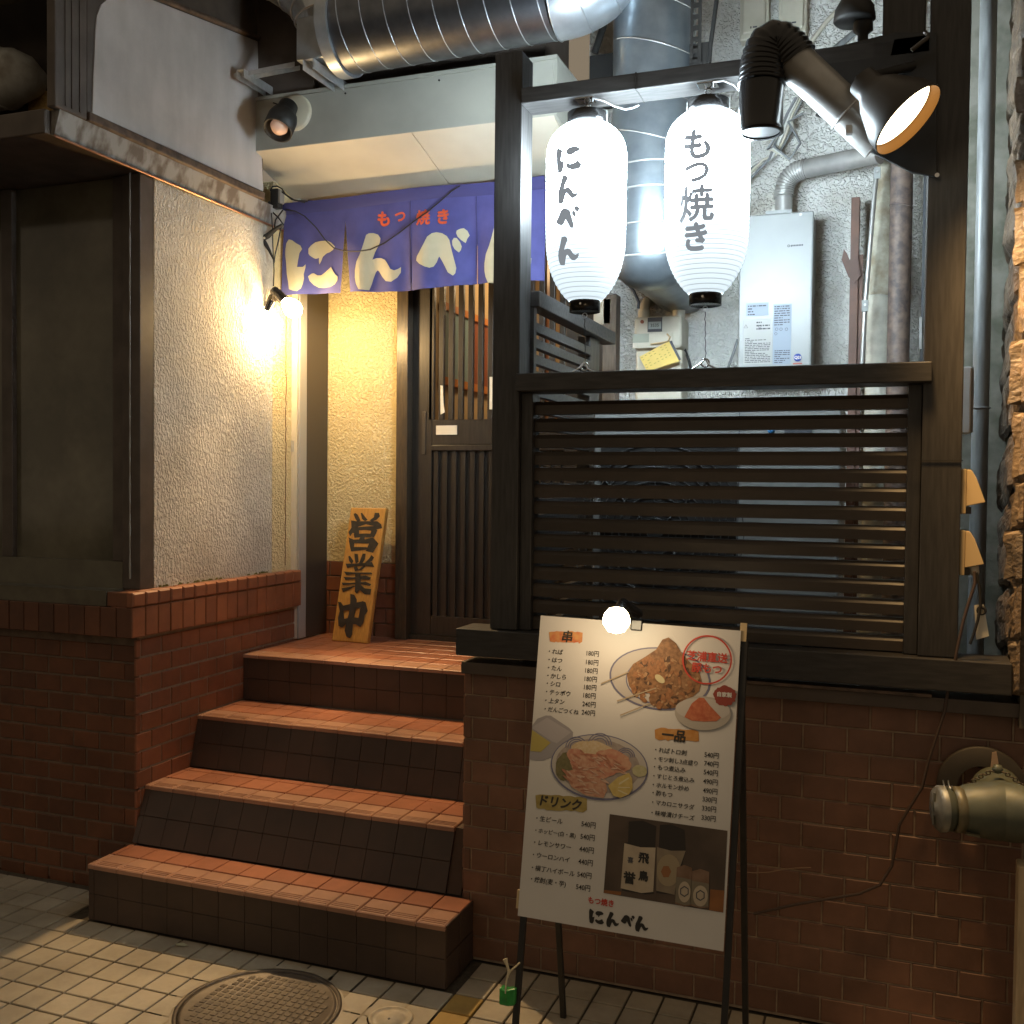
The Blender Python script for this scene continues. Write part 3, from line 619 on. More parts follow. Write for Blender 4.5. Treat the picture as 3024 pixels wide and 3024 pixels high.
gni, gnn, gbe = norm(G_NI)[0], norm(G_NN)[0], norm(G_BE)[0]
pm = lambda g: polymesh(g, 3)
def txtpoly(ch, bold):
    return [([(x+a*bold, y+b*bold) for x, y in v], f) for v, f in [txtpoly1(ch)] for a, b in ((0, 0), (1, 0), (-1, 0), (0, 1), (0, -1))]
def txtpoly1(ch):
    vs, fs = glyphs(ch, .006, .0); xs = [p[0] for p in vs]; ys = [p[1] for p in vs]; h = max(max(ys)-min(ys), .001); cx = (max(xs)+min(xs))/2; cy = (max(ys)+min(ys))/2
    bm = bmesh.new(); bv = [bm.verts.new(((x-cx)/h, (y-cy)/h, 0)) for x, y in vs]
    for f in fs:
        try: bm.faces.new([bv[i] for i in f])
        except ValueError: pass
    bmesh.ops.triangulate(bm, faces=bm.faces[:])
    for _ in range(2):
        ee = [e for e in bm.edges if e.calc_length() > .2]
        if ee: bmesh.ops.subdivide_edges(bm, edges=ee, cuts=1)
    bmesh.ops.triangulate(bm, faces=bm.faces[:]); bm.verts.index_update()
    out = [(v.co.x, v.co.y) for v in bm.verts], [[v.index for v in f.verts] for f in bm.faces]; bm.free(); return out
def fromtop(ztop, zbot, yt, yb, ypix): return (1-(ypix-yt)/(yb-yt))*(ztop-zbot)
ZT, ZB = 2.620, 2.087
f1 = lambda y: fromtop(ZT, ZB, 330, 1765, y)
lantern(-.902, ZT, ZB, 'white glowing paper lantern with plain kana lettering, nearest the left post',
        [(pm(gni), f1(572), .078), (pm(gnn), f1(822), .083), (pm(gbe), f1(1060), .066), (pm(gnn), f1(1325), .082)], (-.18, -.984), 'thin black tie wire under the lantern nearest the left post')
ZT, ZB = 2.614, 2.089
f2 = lambda y: fromtop(ZT, ZB, 225, 1710, y)
lantern(-.535, ZT, ZB, 'white glowing paper lantern with a kanji in its lettering, beside the black vent pipe',
        [(txtpoly('も', .04), f2(458), .080), (txtpoly('つ', .055), f2(690), .052), (txtpoly('焼', .022), f2(945), .098), (txtpoly('き', .04), f2(1218), .074)], (-.075, -.997), 'thin black tie wire under the lantern beside the vent pipe')
for i, x in enumerate((-.902, -.535)):
    t = thing('beam_hook', (x, 3.03, 2.69), ('bright steel hook plate under the beam above the left lantern', 'bright steel hook plate under the beam above the right lantern')[i], 'hook', 'hook plates under the beam')
    MB().box(x-.028, x+.03, 2.992, 3.04, 2.6855, 2.6895).build('plate', CHROME, t, bevel=.001)
    MB().torus((x, 3.035, 2.676), (0, 1, 0), .009, .002, 16, 6).build('ring', CHROME, t)
    MB().cyl((x+.02, 3.02, 2.68), (x+.02, 3.02, 2.6855), .004, n=10).build('screw', CHROME, t)
    e = thing('rail_hook', (x, 3.02, 1.867), ('chrome spring hook on the cap rail under the left lantern', 'chrome spring hook on the cap rail under the right lantern')[i], 'hook', 'spring hooks on the cap rail')
    MB().torus((x+.003, 3.03, 1.888), (0, 1, .2), .012, .0028, 18, 6).build('ring', CHROME, e)
    MB().tube([(x-.03, 3.01, 1.869), (x-.008, 3.02, 1.885), (x+.002, 3.03, 1.899)], .003, 6).build('bar', CHROME, e)
    MB().tube([(x+.006, 3.03, 1.897), (x+.016, 3.02, 1.88), (x+.038, 3.01, 1.869)], .003, 6).build('bar', CHROME, e)
mb = MB()
pts = [at(*p, Y=3.0) for p in ((1118, 185), (1140, 190), (1160, 200), (1180, 206), (1195, 203), (1205, 198))]; mb.tube(pts, .0028, 6)
solo(mb.build('white_flex', M('white_cord', (.75, .75, .75)), None), 'white flex looping off the hook of the left lantern', 'cable')
pts = [at(*p, Y=2.99) for p in ((1345, 155), (1365, 152), (1385, 160), (1402, 178), (1412, 200))]
solo(MB().tube(pts, .0028, 6).build('white_flex', M('white_cord', (.75, .75, .75))), 'white flex running from the right lantern towards the black vent pipe', 'cable')
# ================================================================== indigo door curtain
nr = thing('door_curtain', (-2.0, YN, 2.8), 'indigo shop curtain with cream kana lettering hung over the entrance', 'curtain')
def wave(x, z): return .010*math.sin(x*17+z*2.0)*min(1, max(0, (2.78-z)/.25))+.006*math.sin(x*41+1.3)*min(1, max(0, (2.74-z)/.3))
def ztop(x): return 2.773+.004*math.sin(x*9)-.012*max(0, (-2.2-x))/.4
PX = [(-2.598, -2.283), (-2.283, -1.970), (-1.970, -1.665), (-1.665, -1.364)]
for i, (a, b) in enumerate(PX):
    mb = MB(); n, m = 26, 30; vs = []
    for j in range(m+1):
        for k in range(n+1):
            u = k/n; w = j/m; x = a+(b-a)*u; z = ztop(x)-w*(ztop(x)-2.358-.006*math.sin(x*7))
            g = max(0, (2.664-z)/(2.664-2.358))
            if i == 0: x += -u*.028*g-.012*g*(1-u)
            if i == 1: x += (1-u)*.028*g
            if i in (2, 3): x += (.004*g*(1-u) if True else 0)
            vs.append(V((x, YN+wave(x, z), z)))
    fs = [(j*(n+1)+k, j*(n+1)+k+1, (j+1)*(n+1)+k+1, (j+1)*(n+1)+k) for j in range(m) for k in range(n)]
    mb.add(vs, fs, True); o = mb.build('panel', NOREN, nr)
mb = MB(); vs = []
for k in range(81):
    x = -2.600+1.237*k/80; z = ztop(x)
    vs += [V((x, YN-.012, z+.006)), V((x, YN-.010, z-.030)), V((x, YN-.004, z-.045))]
mb.add(vs, [(3*k+q, 3*k+3+q, 3*k+4+q, 3*k+1+q) for k in range(80) for q in range(2)], True); mb.build('rod_hem', NORENH, nr)
MB().tube([(-2.605+1.26*k/20, YN+.004, ztop(-2.605+1.26*k/20)-.012) for k in range(21)], .009, 8).build('rod', BLACKM, nr)
def on_cloth(polys, name, mat, dx=0, dz=0):
    vs, fs = polymesh(polys, 2); MB().add([V((x+dx, YN+wave(x+dx, z+dz)-.0035, z+dz)) for x, z in vs], fs).build(name, mat, nr)
on_cloth(G_NI, 'lettering', CREAMC); on_cloth(G_NN, 'lettering', CREAMC); on_cloth(G_BE, 'lettering', CREAMC)
q = at(*crop(1180, 500, 500/1932, 968, 1150), Y=YN); m0 = min(x for x, z in G_NN[0]); on_cloth([[(x, z) for x, z in G_NN[0]]], 'lettering', CREAMC, q.x-m0, -.004)
for ch, px, py, sz, bd in (('も', 724, 413, .060, .045), ('つ', 755, 409, .036, .05), ('焼', 800, 411, .062, .028), ('き', 837, 409, .058, .04)):
    c = at(px, py, Y=YN); mb = MB()
    for li, (vs, fs) in enumerate(txtpoly(ch, bd)): mb.add([V((c.x+x*sz, YN+wave(c.x+x*sz, c.z+z*sz)-.0035-.0002*li, c.z+z*sz)) for x, z in vs], fs)
    mb.build('red_lettering', REDC, nr)
for x in (-1.970, -1.665): MB().tube([(x, YN+wave(x, 2.74-.05*k)-.003, 2.735-.05*k) for k in range(8)], .0016, 5).build('seam', NORENH, nr)
pts = [at(*p, Y=YN-.025) for p in ((540, 395), (556, 398), (575, 408), (597, 430), (613, 452), (630, 468), (650, 474), (675, 474), (698, 471), (726, 458), (752, 440), (780, 418), (806, 400), (830, 380), (850, 362), (868, 350))]
solo(MB().tube(pts, .0028, 6).build('hanging_flex', RUBBER), 'thin black flex drooping in front of the indigo curtain', 'cable')
# ================================================================== clip lamp, plugs and flex at the curtain's left end
cl = thing('clip_lamp', BULB, 'black clip lamp with a glowing bulb at the left end of the curtain', 'lamp')
h0 = at(515, 546, Y=3.88); h1 = at(537, 568, Y=3.893)
MB().lathe(h0, h1-h0, [(.0001, 0), (.018, 0), (.021, .012), (.019, .02), (.023, .03), (.024, (h1-h0).length)], 20).build('lamp_holder', BLACK, cl)
ax = V((.22, .1, -1)).normalized()
bp = [(.0001, -.046), (.02, -.043), (.034, -.030), (.040, -.008), (.038, .012), (.028, .032), (.017, .048), (.014, .058)]
MB().lathe(BULB, (h0-BULB), [(a, b) for a, b in bp], 24).build('bulb', BULBW, cl)
MB().lathe(ADDED_BULB, (.3, .25, 1), [(.0001, -.036), (.018, -.032), (.030, -.018), (.0335, 0), (.030, .018), (.020, .032), (.013, .042), (.0001, .043)], 24).build('bulb', BULBW, cl)  # body of the bulb added at the wall's hot spot
MB().cyl(ADDED_BULB+V((.012, .010, .038)), ADDED_BULB+V((.026, .022, .085)), .015, .018, 16).build('lamp_holder', BLACK, cl)  # holder made up for the added bulb
for s in (0, 1):
    p0 = at(512+6*s, 556, Y=3.88); p1 = at(501+14*s, 578+2*s, Y=3.88)
    MB().obox(p0-V((.004, .01, 0)), V((.010, 0, 0)), V((0, .02, 0)), p1-p0).build('clip_jaw', BRONZE if s else BLACK, cl)
pb = thing('cable_junction', at(520, 372, Y=3.9), 'black plug block and taped cable bundle at the corner of the curtain', 'plug')
c = at(521, 372, Y=3.9)
MB().box(c.x-.022, c.x+.018, 3.885, 3.925, c.z-.05, c.z+.035).build('socket_block', RUBBER, pb, bevel=.005)
MB().box(c.x+.02, c.x+.03, 3.885, 3.92, c.z-.03, c.z+.03).build('plug', M('grey_plug', (.3, .28, .25), rough=.5), pb, bevel=.003)
for pp in (((510, 360), (514, 352), (523, 351), (532, 356), (538, 366), (550, 376), (575, 382)), ((508, 380), (512, 398), (525, 410), (535, 424), (528, 432), (518, 428), (520, 415), (534, 396)), ((529, 360), (540, 368), (556, 378), (580, 380))):
    MB().tube([at(*p, Y=3.9) for p in pp], .0035, 6).build('flex_loop', RUBBER, pb)
tp = thing('tap_plug', at(500, 450, Y=3.88), 'black three way plug dangling on its flex by the stucco wall', 'plug')
MB().tube([at(*p, Y=3.88) for p in ((532, 424), (520, 432), (505, 445), (492, 452), (486, 447))], [.006, .009, .013, .013, .006], 8).build('body', RUBBER, tp)
MB().tube([at(*p, Y=3.88) for p in ((496, 452), (502, 462), (508, 472), (516, 490))], [.010, .010, .007, .003], 8).build('tail', RUBBER, tp)
c = at(499, 449, Y=3.865); MB().cyl(c, c+V((0, -.004, 0)), .005, n=12).build('button', PAPER, tp)
for pp in (((508, 380), (500, 396), (488, 420), (477, 436), (478, 444), (490, 452)), ((512, 402), (514, 430), (515, 470), (517, 510), (516, 540)), ((530, 430), (524, 460), (519, 480), (517, 496))):
    MB().tube([at(*p, Y=3.885) for p in pp], .0028, 6).build('flex', RUBBER, tp)
# ================================================================== unlit spotlight on the canopy
sp = thing('spotlight', at(545, 215, Y=3.72), 'small black bullet spotlight on a white round base under the steel duct', 'spotlight')
c = at(553, 210, Y=3.715); MB().lathe((c.x, YF+.0, c.z), (0, -1, 0), [(.074, 0), (.074, .012), (.066, .018), (.0001, .018)], 36).build('base', M('spot_base_cream', (.62, .56, .42), rough=.45), sp)
h = at(525, 243, Y=3.60); k0 = at(541, 207, Y=3.66); ax = (h-k0).normalized()
MB().lathe(k0-ax*.03, ax, [(.0001, 0), (.034, 0), (.039, .006), (.042, .055), (.054, .064), (.060, .085), (.060, (h-k0).length+.04), (.055, (h-k0).length+.04), (.05, .09), (.0001, .085)], 28).build('body', BLACKM, sp)
bc = h+ax*-.012; MB().lathe(bc-ax*.03, ax, [(.02, 0), (.034, .02), (.036, .034), (.026, .05), (.0001, .058)], 24).build('bulb', BULBO, sp)
MB().tube([(c.x+.005, YF-.02, c.z+.02), (c.x+.012, 3.66, c.z+.005), (c.x-.02, 3.645, c.z-.03), tuple(k0)], .011, 8).build('swivel_arm', BLACKM, sp)
MB().tube([(c.x-.05, YF-.004, c.z+.03), (c.x-.11, YF-.004, c.z+.055)], .003, 6).build('flex', RUBBER, sp)
# ================================================================== overhanging light box on the left
aw = thing('light_box', (-2.6, 2.9, 2.6), 'brown framed overhanging sign box with a blank milky side panel', 'sign box')
XA = -2.575
def rr(y0, y1, z0, z1, rad, x):       # rounded window in the side
    P = []
    for k in range(9):
        t = math.pi/2+math.pi/2*k/8; P.append(V((x, y0+rad+rad*math.cos(t), z1-rad+rad*math.sin(t))))
    P += [V((x, y0, z0)), V((x, y1, z0)), V((x, y1, z1))]; return P
PP = [(2.793, 2.767), (2.800, 2.90), (2.808, 3.04), (2.815, 3.10), (2.835, 3.145), (2.872, 3.182), (2.93, 3.218), (3.08, 3.272), (3.75, 3.389), (3.775, 3.0), (3.797, 2.772)]
MB().box(XA-.03, XA, 2.773, 3.80, 2.7655, 3.9).build('side_frame', BROWN, aw, bevel=.004)
MB().prism([(XA+.0005, y, z) for y, z in PP], (.004, 0, 0)).build('side_panel', SIGNW, aw)
MB().box(XA-.035, XA+.002, 2.632, 2.772, 2.735, 3.9).build('corner_post', BROWN, aw, bevel=.005)
for q in (2.672, 2.70, 2.735): MB().box(XA+.0022, XA+.006, q, q+.008, 2.75, 3.9).build('post_bead', BROWN, aw)
MB().box(XA-.03, XA+.012, 2.773, 3.80, 2.735, 2.765).build('bottom_rail', BROWNR, aw, bevel=.004)
MB().tube([(XA+.004, 2.90, 3.222), (XA+.006, 3.08, 3.288), (XA+.006, 3.76, 3.405)], .011, 8).build('drip_moulding', BROWNR, aw)
MB().prism([(-2.618, 2.66, 2.655), (-2.606, 2.66, 2.655), (XA-.006, 2.66, 2.735), (-2.618, 2.66, 2.735)], (0, 1.35, 0)).build('flashing', PEEL, aw)
MB().tube([(-2.603, 2.66, 2.652), (-2.602, 3.1, 2.653), (-2.602, 4.01, 2.654)], .005, 8).build('copper_lip', M('copper_lip', (.42, .22, .14), rough=.35, metal=.8), aw)
MB().box(-5.5, XA-.045, 2.634, 2.68, 2.655, 2.735).build('front_rail', BROWN, aw, bevel=.004)
MB().box(-5.5, -2.6185, 2.681, 3.30, 2.657, 2.70).build('underside', BROWN, aw)
MB().box(-5.5, XA-.10, 2.98, 3.02, 2.70, 3.9).build('front_backing', BROWN, aw)
MB().box(-5.5, XA-.101, 2.64, 2.70, 3.13, 3.9).build('front_header', M('olive_brown_board', (.13, .115, .075), (.10, .088, .06), rough=.6, scale=8), aw)
# old round duct inside it
od = thing('old_round_duct', (-2.75, 2.75, 2.8), 'mottled grey round duct elbow at the far left under the brown sign box', 'duct')
pc = at(26, 145, Y=2.88); MB().tube([pc+V((-.6, .0, .0)), pc+V((-.06, 0, 0)), pc+V((0, .01, -.0)), pc+V((.03, .04, 0)), pc+V((.035, .08, 0))], [.105, .105, .100, .08, .05], 28).build('duct', DUCTP, od)
MB().torus(pc+V((-.045, 0, 0)), (1, 0, 0), .105, .004, 36, 6).build('seam', DUCTP, od)
a = at(55, 178, Y=2.96); b = at(104, 208, Y=2.96)
solo(MB().box(a.x, b.x, 2.955, 2.975, b.z, a.z).build('pale_board', M('pale_board_lit', (.62, .42, .16), (.45, .28, .1), rough=.6, scale=14, stretch=(6, 1, 14))), 'small pale timber offcut next to the mottled duct at the far left', 'board')
#PART3
# ================================================================== steel ducts
hd = thing('horizontal_duct', (-1.6, 3.66, 3.3), 'large horizontal spiral steel duct across the top of the entrance', 'duct')
YD, RD, ZD = 3.62, .165, 3.315
MB().cyl((-2.06, YD, ZD-.004), (-1.20, YD, ZD+.012), RD, n=56).build('pipe', GALVD, hd)
mb = MB()
for i in range(9):
    x = -2.02+.098*i; mb.torus((x, YD, ZD+.016*(x+2.06)/.86-.004), (1, 0, .13), RD+.0005, .0022, 56, 5)
mb.build('spiral_seam', GALV, hd)
pts = []; n = 14
for i in range(n+1):
    a = math.pi/2*i/n*.9; pts.append(V((-1.20+.24*math.sin(a), YD+.02*i/n, ZD+.012+.24*(1-math.cos(a)))))
MB().tube(pts, RD+.003, 48, caps=False).build('elbow', GALV, hd)
mb = MB()
for i in (0, 3, 6, 9, 12):
    d = (pts[i+1]-pts[i]).normalized(); mb.torus(pts[i], d, RD+.004, .0032, 48, 5)
mb.build('elbow_seam', GALV, hd)
MB().tube([pts[-1], pts[-1]+V((.02, 0, .7))], RD, 40).build('riser_pipe', GALVD, hd)
MB().cyl((-2.11, YD, ZD-.004), (-2.06, YD, ZD-.004), RD+.012, n=48).build('collar', GALV, hd)
fb = thing('fan_box', (-2.2, YD, 3.25), 'small galvanised box with a segmented elbow at the left end of the large duct', 'duct box')
MB().box(-2.235, -2.111, YD-.10, YD+.12, 3.175, 3.34).build('box', GALV, fb, bevel=.004)
p0 = V((-2.185, YD-.02, 3.335)); pts = [p0, p0+V((0, 0, .03)), p0+V((-.03, -.0, .09)), p0+V((-.10, 0, .16)), p0+V((-.2, 0, .23)), p0+V((-.4, 0, .35))]
MB().tube(pts, [.07, .085, .092, .095, .095, .095], 28, smooth=False).build('elbow', GALV, fb)
mb = MB()
for i in (1, 2, 3, 4): mb.torus(pts[i], (pts[i+1]-pts[i-1]), .095, .004, 32, 5)
mb.build('elbow_seam', STEEL, fb)
br = thing('slotted_channel', (-2.2, 3.6, 3.12), 'slotted steel strut channel under the duct elbow', 'bracket')
def channel(mb, a, d, w, up, wd, hg, slot):
    """a bent strip with real slots: web and lip, cut into bridges"""
    L = d.length; e = d.normalized(); n = int(L/slot)
    for i in range(n):
        o = a+e*(i*slot)
        mb.obox(o, e*(slot*.38), w*wd, up*.002)
        for q in (0, .68): mb.obox(o+e*(slot*.38)+w*(wd*q), e*(slot*.62), w*(wd*.32), up*.002)
    mb.obox(a, d, w*.002, up*hg); mb.obox(a+w*wd, d, w*.002, up*hg)
mb = MB(); a = at(452, 146, Y=3.62); b = at(566, 124, Y=3.62); channel(mb, a, b-a, V((0, -1, 0)), V((0, 0, -1)), .04, .018, .032); mb.build('rail', STEEL, br)
mb = MB(); a = at(571, 112, Y=3.50); channel(mb, a, V((.0, .30, .0)), V((1, 0, 0)), V((0, 0, -1)), .045, .04, .05); mb.build('cross_rail', STEEL, br)
mb = MB(); a = at(446, 132, Y=3.55); channel(mb, a, V((.0, .22, .0)), V((1, 0, 0)), V((0, 0, -1)), .035, .035, .04); mb.build('cross_rail', STEEL, br)
vd = thing('vertical_duct', (-.87, 3.78, 2.4), 'large vertical spiral steel duct behind the two lanterns', 'duct')
XV, YV, RV = -.868, 3.79, .152
MB().cyl((XV, YV, 2.468), (XV-.008, YV, 4.6), RV, n=64).build('pipe', GALVV, vd)
mb = MB()
for z in (2.472, 2.60, 2.69): mb.torus((XV, YV, z), (0, 0, 1), RV+.001, .0035, 64, 6)
for i in range(9): mb.torus((XV, YV, 2.80+.165*i), (.30, -.1, 1), RV+.004, .0024, 64, 5)
mb.build('spiral_seam', GALVL, vd)
pts = [V((XV, YV, 2.47)), V((XV, YV+.004, 2.45)), V((XV, YV+.018, 2.432)), V((XV, YV+.04, 2.42)), V((XV, YV+.08, 2.413)), V((XV, YV+.14, 2.41)), V((XV, YV+.25, 2.41)), V((XV, 4.37, 2.41))]
MB().lathe((XV, YV, 0), (0, 0, 1), [(.0001, 2.252), (.05, 2.257), (.095, 2.275), (.128, 2.305), (.147, 2.345), (RV, 2.39), (RV, 2.4675)], 56).cyl((XV, YV, 2.405), (XV, 4.38, 2.405), .148, n=40).build('elbow', GALVV, vd)
mb = MB(); mb.torus((XV, YV, 2.392), (0, -.25, 1), RV+.001, .0035, 48, 6); mb.build('elbow_seam', GALVL, vd)
# ================================================================== water heater
wh = thing('water_heater', (-.47, 4.3, 2.0), 'white wall mounted gas water heater with printed labels behind the right lantern', 'water heater')
hz0, hz1 = 1.995, 2.605; hx0, hx1 = -.607, -.322
MB().box(hx0+.006, hx1-.004, 4.215, 4.399, hz0, hz1).build('case', APPL, wh, bevel=.008)
MB().box(hx0, hx1, 4.195, 4.2145, hz0-.004, hz1).build('front_cover', APPL, wh, bevel=.007)
for x in (hx0+.03, hx1-.05): MB().cyl((x, 4.192, hz1-.012), (x, 4.196, hz1-.012), .006, n=10).build('screw', STEEL, wh)
mb = MB().box(hx0+.10, hx0+.20, 4.196, 4.21, hz1, hz1+.012); mb.build('top_bracket', APPL, wh)
YL = 4.1935
def label_on(par, x0, y0, x1, y1, mat, name='label', Y=YL): 
    a = at(x0, y0, Y=Y); b = at(x1, y1, Y=Y); return MB().box(a.x, b.x, Y, Y+.0015, b.z, a.z).build(name, mat, par)
K = lambda x, y: crop(1800, 850, 650/1932, x, y)
def lines(par, x0, y0, x1, y1, n, Y=YL-.001, mat=INKG, seed=0):
    rnd = random.Random(seed); a = at(*K(x0, y0), Y=Y); b = at(*K(x1, y1), Y=Y); mb = MB(); h = (a.z-b.z)/n
    for i in range(n):
        x = a.x
        while x < b.x-.004:
            w = rnd.uniform(.003, .018); x2 = min(b.x, x+w)
            mb.box(x, x2, Y, Y+.0008, a.z-h*(i+.72), a.z-h*(i+.30)); x = x2+rnd.uniform(.0015, .004)
            if rnd.random() < .06: break
    mb.build('small_print', mat, par)
label_on(wh, *K(1200, 135), *K(1395, 240), LABELB); label_on(wh, *K(1180, 285), *K(1420, 665), LABELW); label_on(wh, *K(1440, 145), *K(1590, 670), LABELB)
lines(wh, 1215, 150, 1385, 240, 4, seed=1); lines(wh, 1190, 440, 1410, 655, 15, seed=2); lines(wh, 1448, 155, 1580, 330, 9, seed=3); lines(wh, 1448, 545, 1580, 660, 7, seed=4); lines(wh, 1290, 290, 1410, 370, 3, seed=7)
mb = MB(); c = at(*K(1197, 342), Y=YL-.0012)
for k in range(3):
    a0 = math.pi/2+2*math.pi*k/3; a1 = a0+2*math.pi/3; P = lambda a, r: c+V((math.cos(a)*r, 0, math.sin(a)*r)); mb.quad(P(a0, .010), P(a1, .010), P(a1, .0078), P(a0, .0078))
mb.box(c.x-.0006, c.x+.0006, c.y, c.y+.0003, c.z-.001, c.z+.004); mb.build('warning_mark', INKG, wh)
for px in (1320, 1467, 1505, 1553):
    c = at(*K(px, 340 if px == 1320 else 363), Y=YL-.0012); MB().torus(c, (0, 1, 0), .0052, .0007, 18, 4).build('round_mark', INKG, wh)
c = at(*K(1460, 403), Y=YL-.0012); MB().torus(c, (0, 1, 0), .0058, .0008, 4, 4).build('square_mark', INKG, wh)
c = at(*K(1652, 612), Y=YL-.0005); MB().lathe(c, (0, 1, 0), [(.0001, -.0006), (.0152, -.0006), (.0152, .001)], 36).build('blue_seal', M('blue_seal', (.05, .09, .42), rough=.4), wh)
mb = MB(); put(mb, 'Q21', c+V((0, -.0012, -.0005)), V((1, 0, 0)), V((0, 0, 1)), .0155, .03, 0, True); mb.build('seal_lettering', PAPER, wh)
a = at(*K(1610, 660), Y=YL); b = at(*K(1690, 667), Y=YL); MB().box(a.x, b.x, YL, YL+.001, b.z-.001, a.z).build('red_strip', M('dull_red', (.45, .12, .08), rough=.6), wh)
a = at(1486, 464, Y=YL-.0005); mb = MB(); rnd = random.Random(5)
mb.torus(a+V((.004, 0, 0)), (0, 1, 0), .004, .001, 14, 4)
for i in range(8): mb.box(a.x+.012+.006*i, a.x+.0165+.006*i, a.y, a.y+.001, a.z-.003-(.001 if i == 0 else 0), a.z+.003)
mb.build('maker_mark', INKG, wh)
# the flues
fl = thing('heater_flue', (-.46, 4.3, 2.62), 'thin steel flue with a corrugated bend on top of the water heater', 'flue pipe')
f0 = at(1479, 402, Y=4.29); f1_ = at(1479, 372, Y=4.29)
def corr(par, pts, r, amp, n, mat, name='corrugated_bend', pitch=None):
    P = [V(p) for p in pts]; out = []; R = []
    # resample
    seg = []; tot = 0
    for i in range(len(P)-1): seg.append((P[i+1]-P[i]).length); tot += seg[-1]
    for k in range(n*4+1):
        s = tot*k/(n*4); i = 0
        while i < len(seg)-1 and s > seg[i]: s -= seg[i]; i += 1
        out.append(P[i].lerp(P[i+1], min(1, s/seg[i]))); R.append(r+amp*math.cos(k*math.pi/2))
    return MB().tube(out, R, 28).build(name, mat, par)
def arc(a, b, c, n=12):      # quadratic bend
    return [a.lerp(b, t).lerp(b.lerp(c, t), t) for t in [i/n for i in range(n+1)]]
MB().cyl(f0-V((0, 0, .03)), f1_, .034, n=28).build('stub', GALVL, fl)
e0 = at(1479, 310, Y=4.29); e1 = at(1522, 318, Y=4.26); e1b = at(1660, 290, Y=4.1)
corr(fl, arc(f1_, at(1477, 325, Y=4.29), e1), .038, .0028, 13, GALVL)
MB().cyl(e1, e1b, .037, n=28).build('pipe', GALVL, fl)
bv = thing('black_vent', at(1435, 150, Y=2.85), 'black corrugated vent elbow with a downturned nozzle beside the right lantern', 'vent pipe')
n0 = at(1435, 252, Y=2.85); n1 = at(1437, 160, Y=2.85); ntop = at(1442, 66, Y=2.86); nr_ = at(1500, 118, Y=2.87)
MB().lathe(n0, (0, 0, 1), [(.050, .0), (.0605, .0), (.0605, .012), (.058, .014), (.058, (n1-n0).length)], 36).build('nozzle', BLACK, bv)
MB().cyl(n0+V((0, 0, .004)), n0+V((0, 0, .006)), .05, n=30).build('nozzle_inside', BLACKM, bv)
corr(bv, arc(n1, ntop+V((0, 0, .045)), nr_), .061, .0022, 15, BLACK)
sv = thing('steel_vent_pipe', at(1560, 180, Y=2.9), 'slanting steel vent pipe running from the black elbow to behind the floodlight', 'vent pipe')
s1 = at(1660, 268, Y=2.93); MB().cyl(nr_-(s1-nr_).normalized()*.01, s1, .052, n=36).build('pipe', GALVL, sv)
a = nr_.lerp(s1, .62); MB().torus(a, s1-nr_, .053, .003, 36, 6).build('joint_ring', STEEL, sv)
c = at(1602, 245, Y=2.84); MB().box(c.x-.008, c.x+.008, 2.83, 2.85, c.z-.012, c.z+.01).build('clamp_bolt', STEEL, sv)
# ================================================================== floodlight
rc = at(1714, 228, Y=2.74); vv = ray(1714, 228).normalized()
ax = ((CR*.757-CU*.654)*.90-vv*.40).normalized()
fd = thing('floodlight', rc, 'glowing cone shaped floodlight on the right porch post', 'lamp')
MB().lathe(rc, -ax, [(0.0876, 0.0448), (0.0964, 0.0008)], 48).build('reflector', M('gold_reflector', (.16, .075, .018), rough=.6, spec=.1), fd)
MB().lathe(rc, -ax, [(0.0965, 0.0008), (0.0984, 0.0000), (0.0988, 0.0048), (0.0928, 0.0360), (0.0600, 0.1040), (0.0384, 0.1320), (0.0368, 0.1680), (0.0001, 0.1720)], 48).build('shade', M('floodlight_shade', (.045, .038, .032), (.035, .03, .025), rough=.4, scale=12), fd)
MB().lathe(rc-ax*.026, ax, [(0.0001, -0.0080), (0.0440, -0.0032), (0.0760, 0.0024), (0.0876, -0.0016)], 48).build('lens', FLOODE, fd)
MB().tube([rc-ax*.155, rc-ax*.155+V((-.02, .1, .05)), V((.02, 2.99, 2.66))], .012, 10).build('arm', BLACKM, fd)
lamp('floodlight_beam', rc+ax*.03, (1., .60, .24), 125, .08, math.radians(118), ax, 1.)
pn = thing('mounting_board', (.0, 2.99, 2.6), 'black mounting board behind the floodlight on the right post', 'board')
P = [at(*p, Y=2.985) for p in ((1560, 92), (1690, 60), (1768, 60), (1768, 333), (1720, 325), (1640, 285), (1560, 160))]
MB().prism(P, (0, .012, 0)).build('board', BLACKM, pn, bevel=.002)
c = at(1768, 330, Y=2.98); MB().cyl(c, c+V((0, .01, 0)), .006, n=12).build('bolt', CHROME, pn)
mb = MB(); mb.tube([at(1745, 60, Y=2.97), at(1752, 70, Y=2.97), at(1720, 95, Y=2.97)], .006, 6); pn2 = mb.build('bracket', BRONZE, pn)
hp = thing('upper_post', (.0, 3.05, 2.7), 'dark square post standing above the beam at the upper right', 'post')
a = at(1578+68, 0, Y=3.05); MB().box(-.060, .050, 3.02, 3.09, 2.74, 4.2).build('post', WOODV, hp, bevel=.003)
db = thing('dome_lamp', at(1612, 25, Y=3.02), 'black dome shaped lamp head on a short stem above the beam', 'lamp')
c = at(1612, 38, Y=3.02); MB().lathe(c, (0, 0, 1), [(.0001, -.006), (.05, -.006), (.056, .0), (.052, .03), (.036, .058), (.0001, .07)], 32).build('head', BLACKM, db)
g = at(1628, 75, Y=3.03); MB().lathe(V((g.x, 3.03, 2.738)), (0, 0, 1), [(.014, 0), (.014, .04), (.026, .05), (.026, .085), (.020, .1), (.020, c.z-2.738)], 20).build('stem', BLACKM, db)
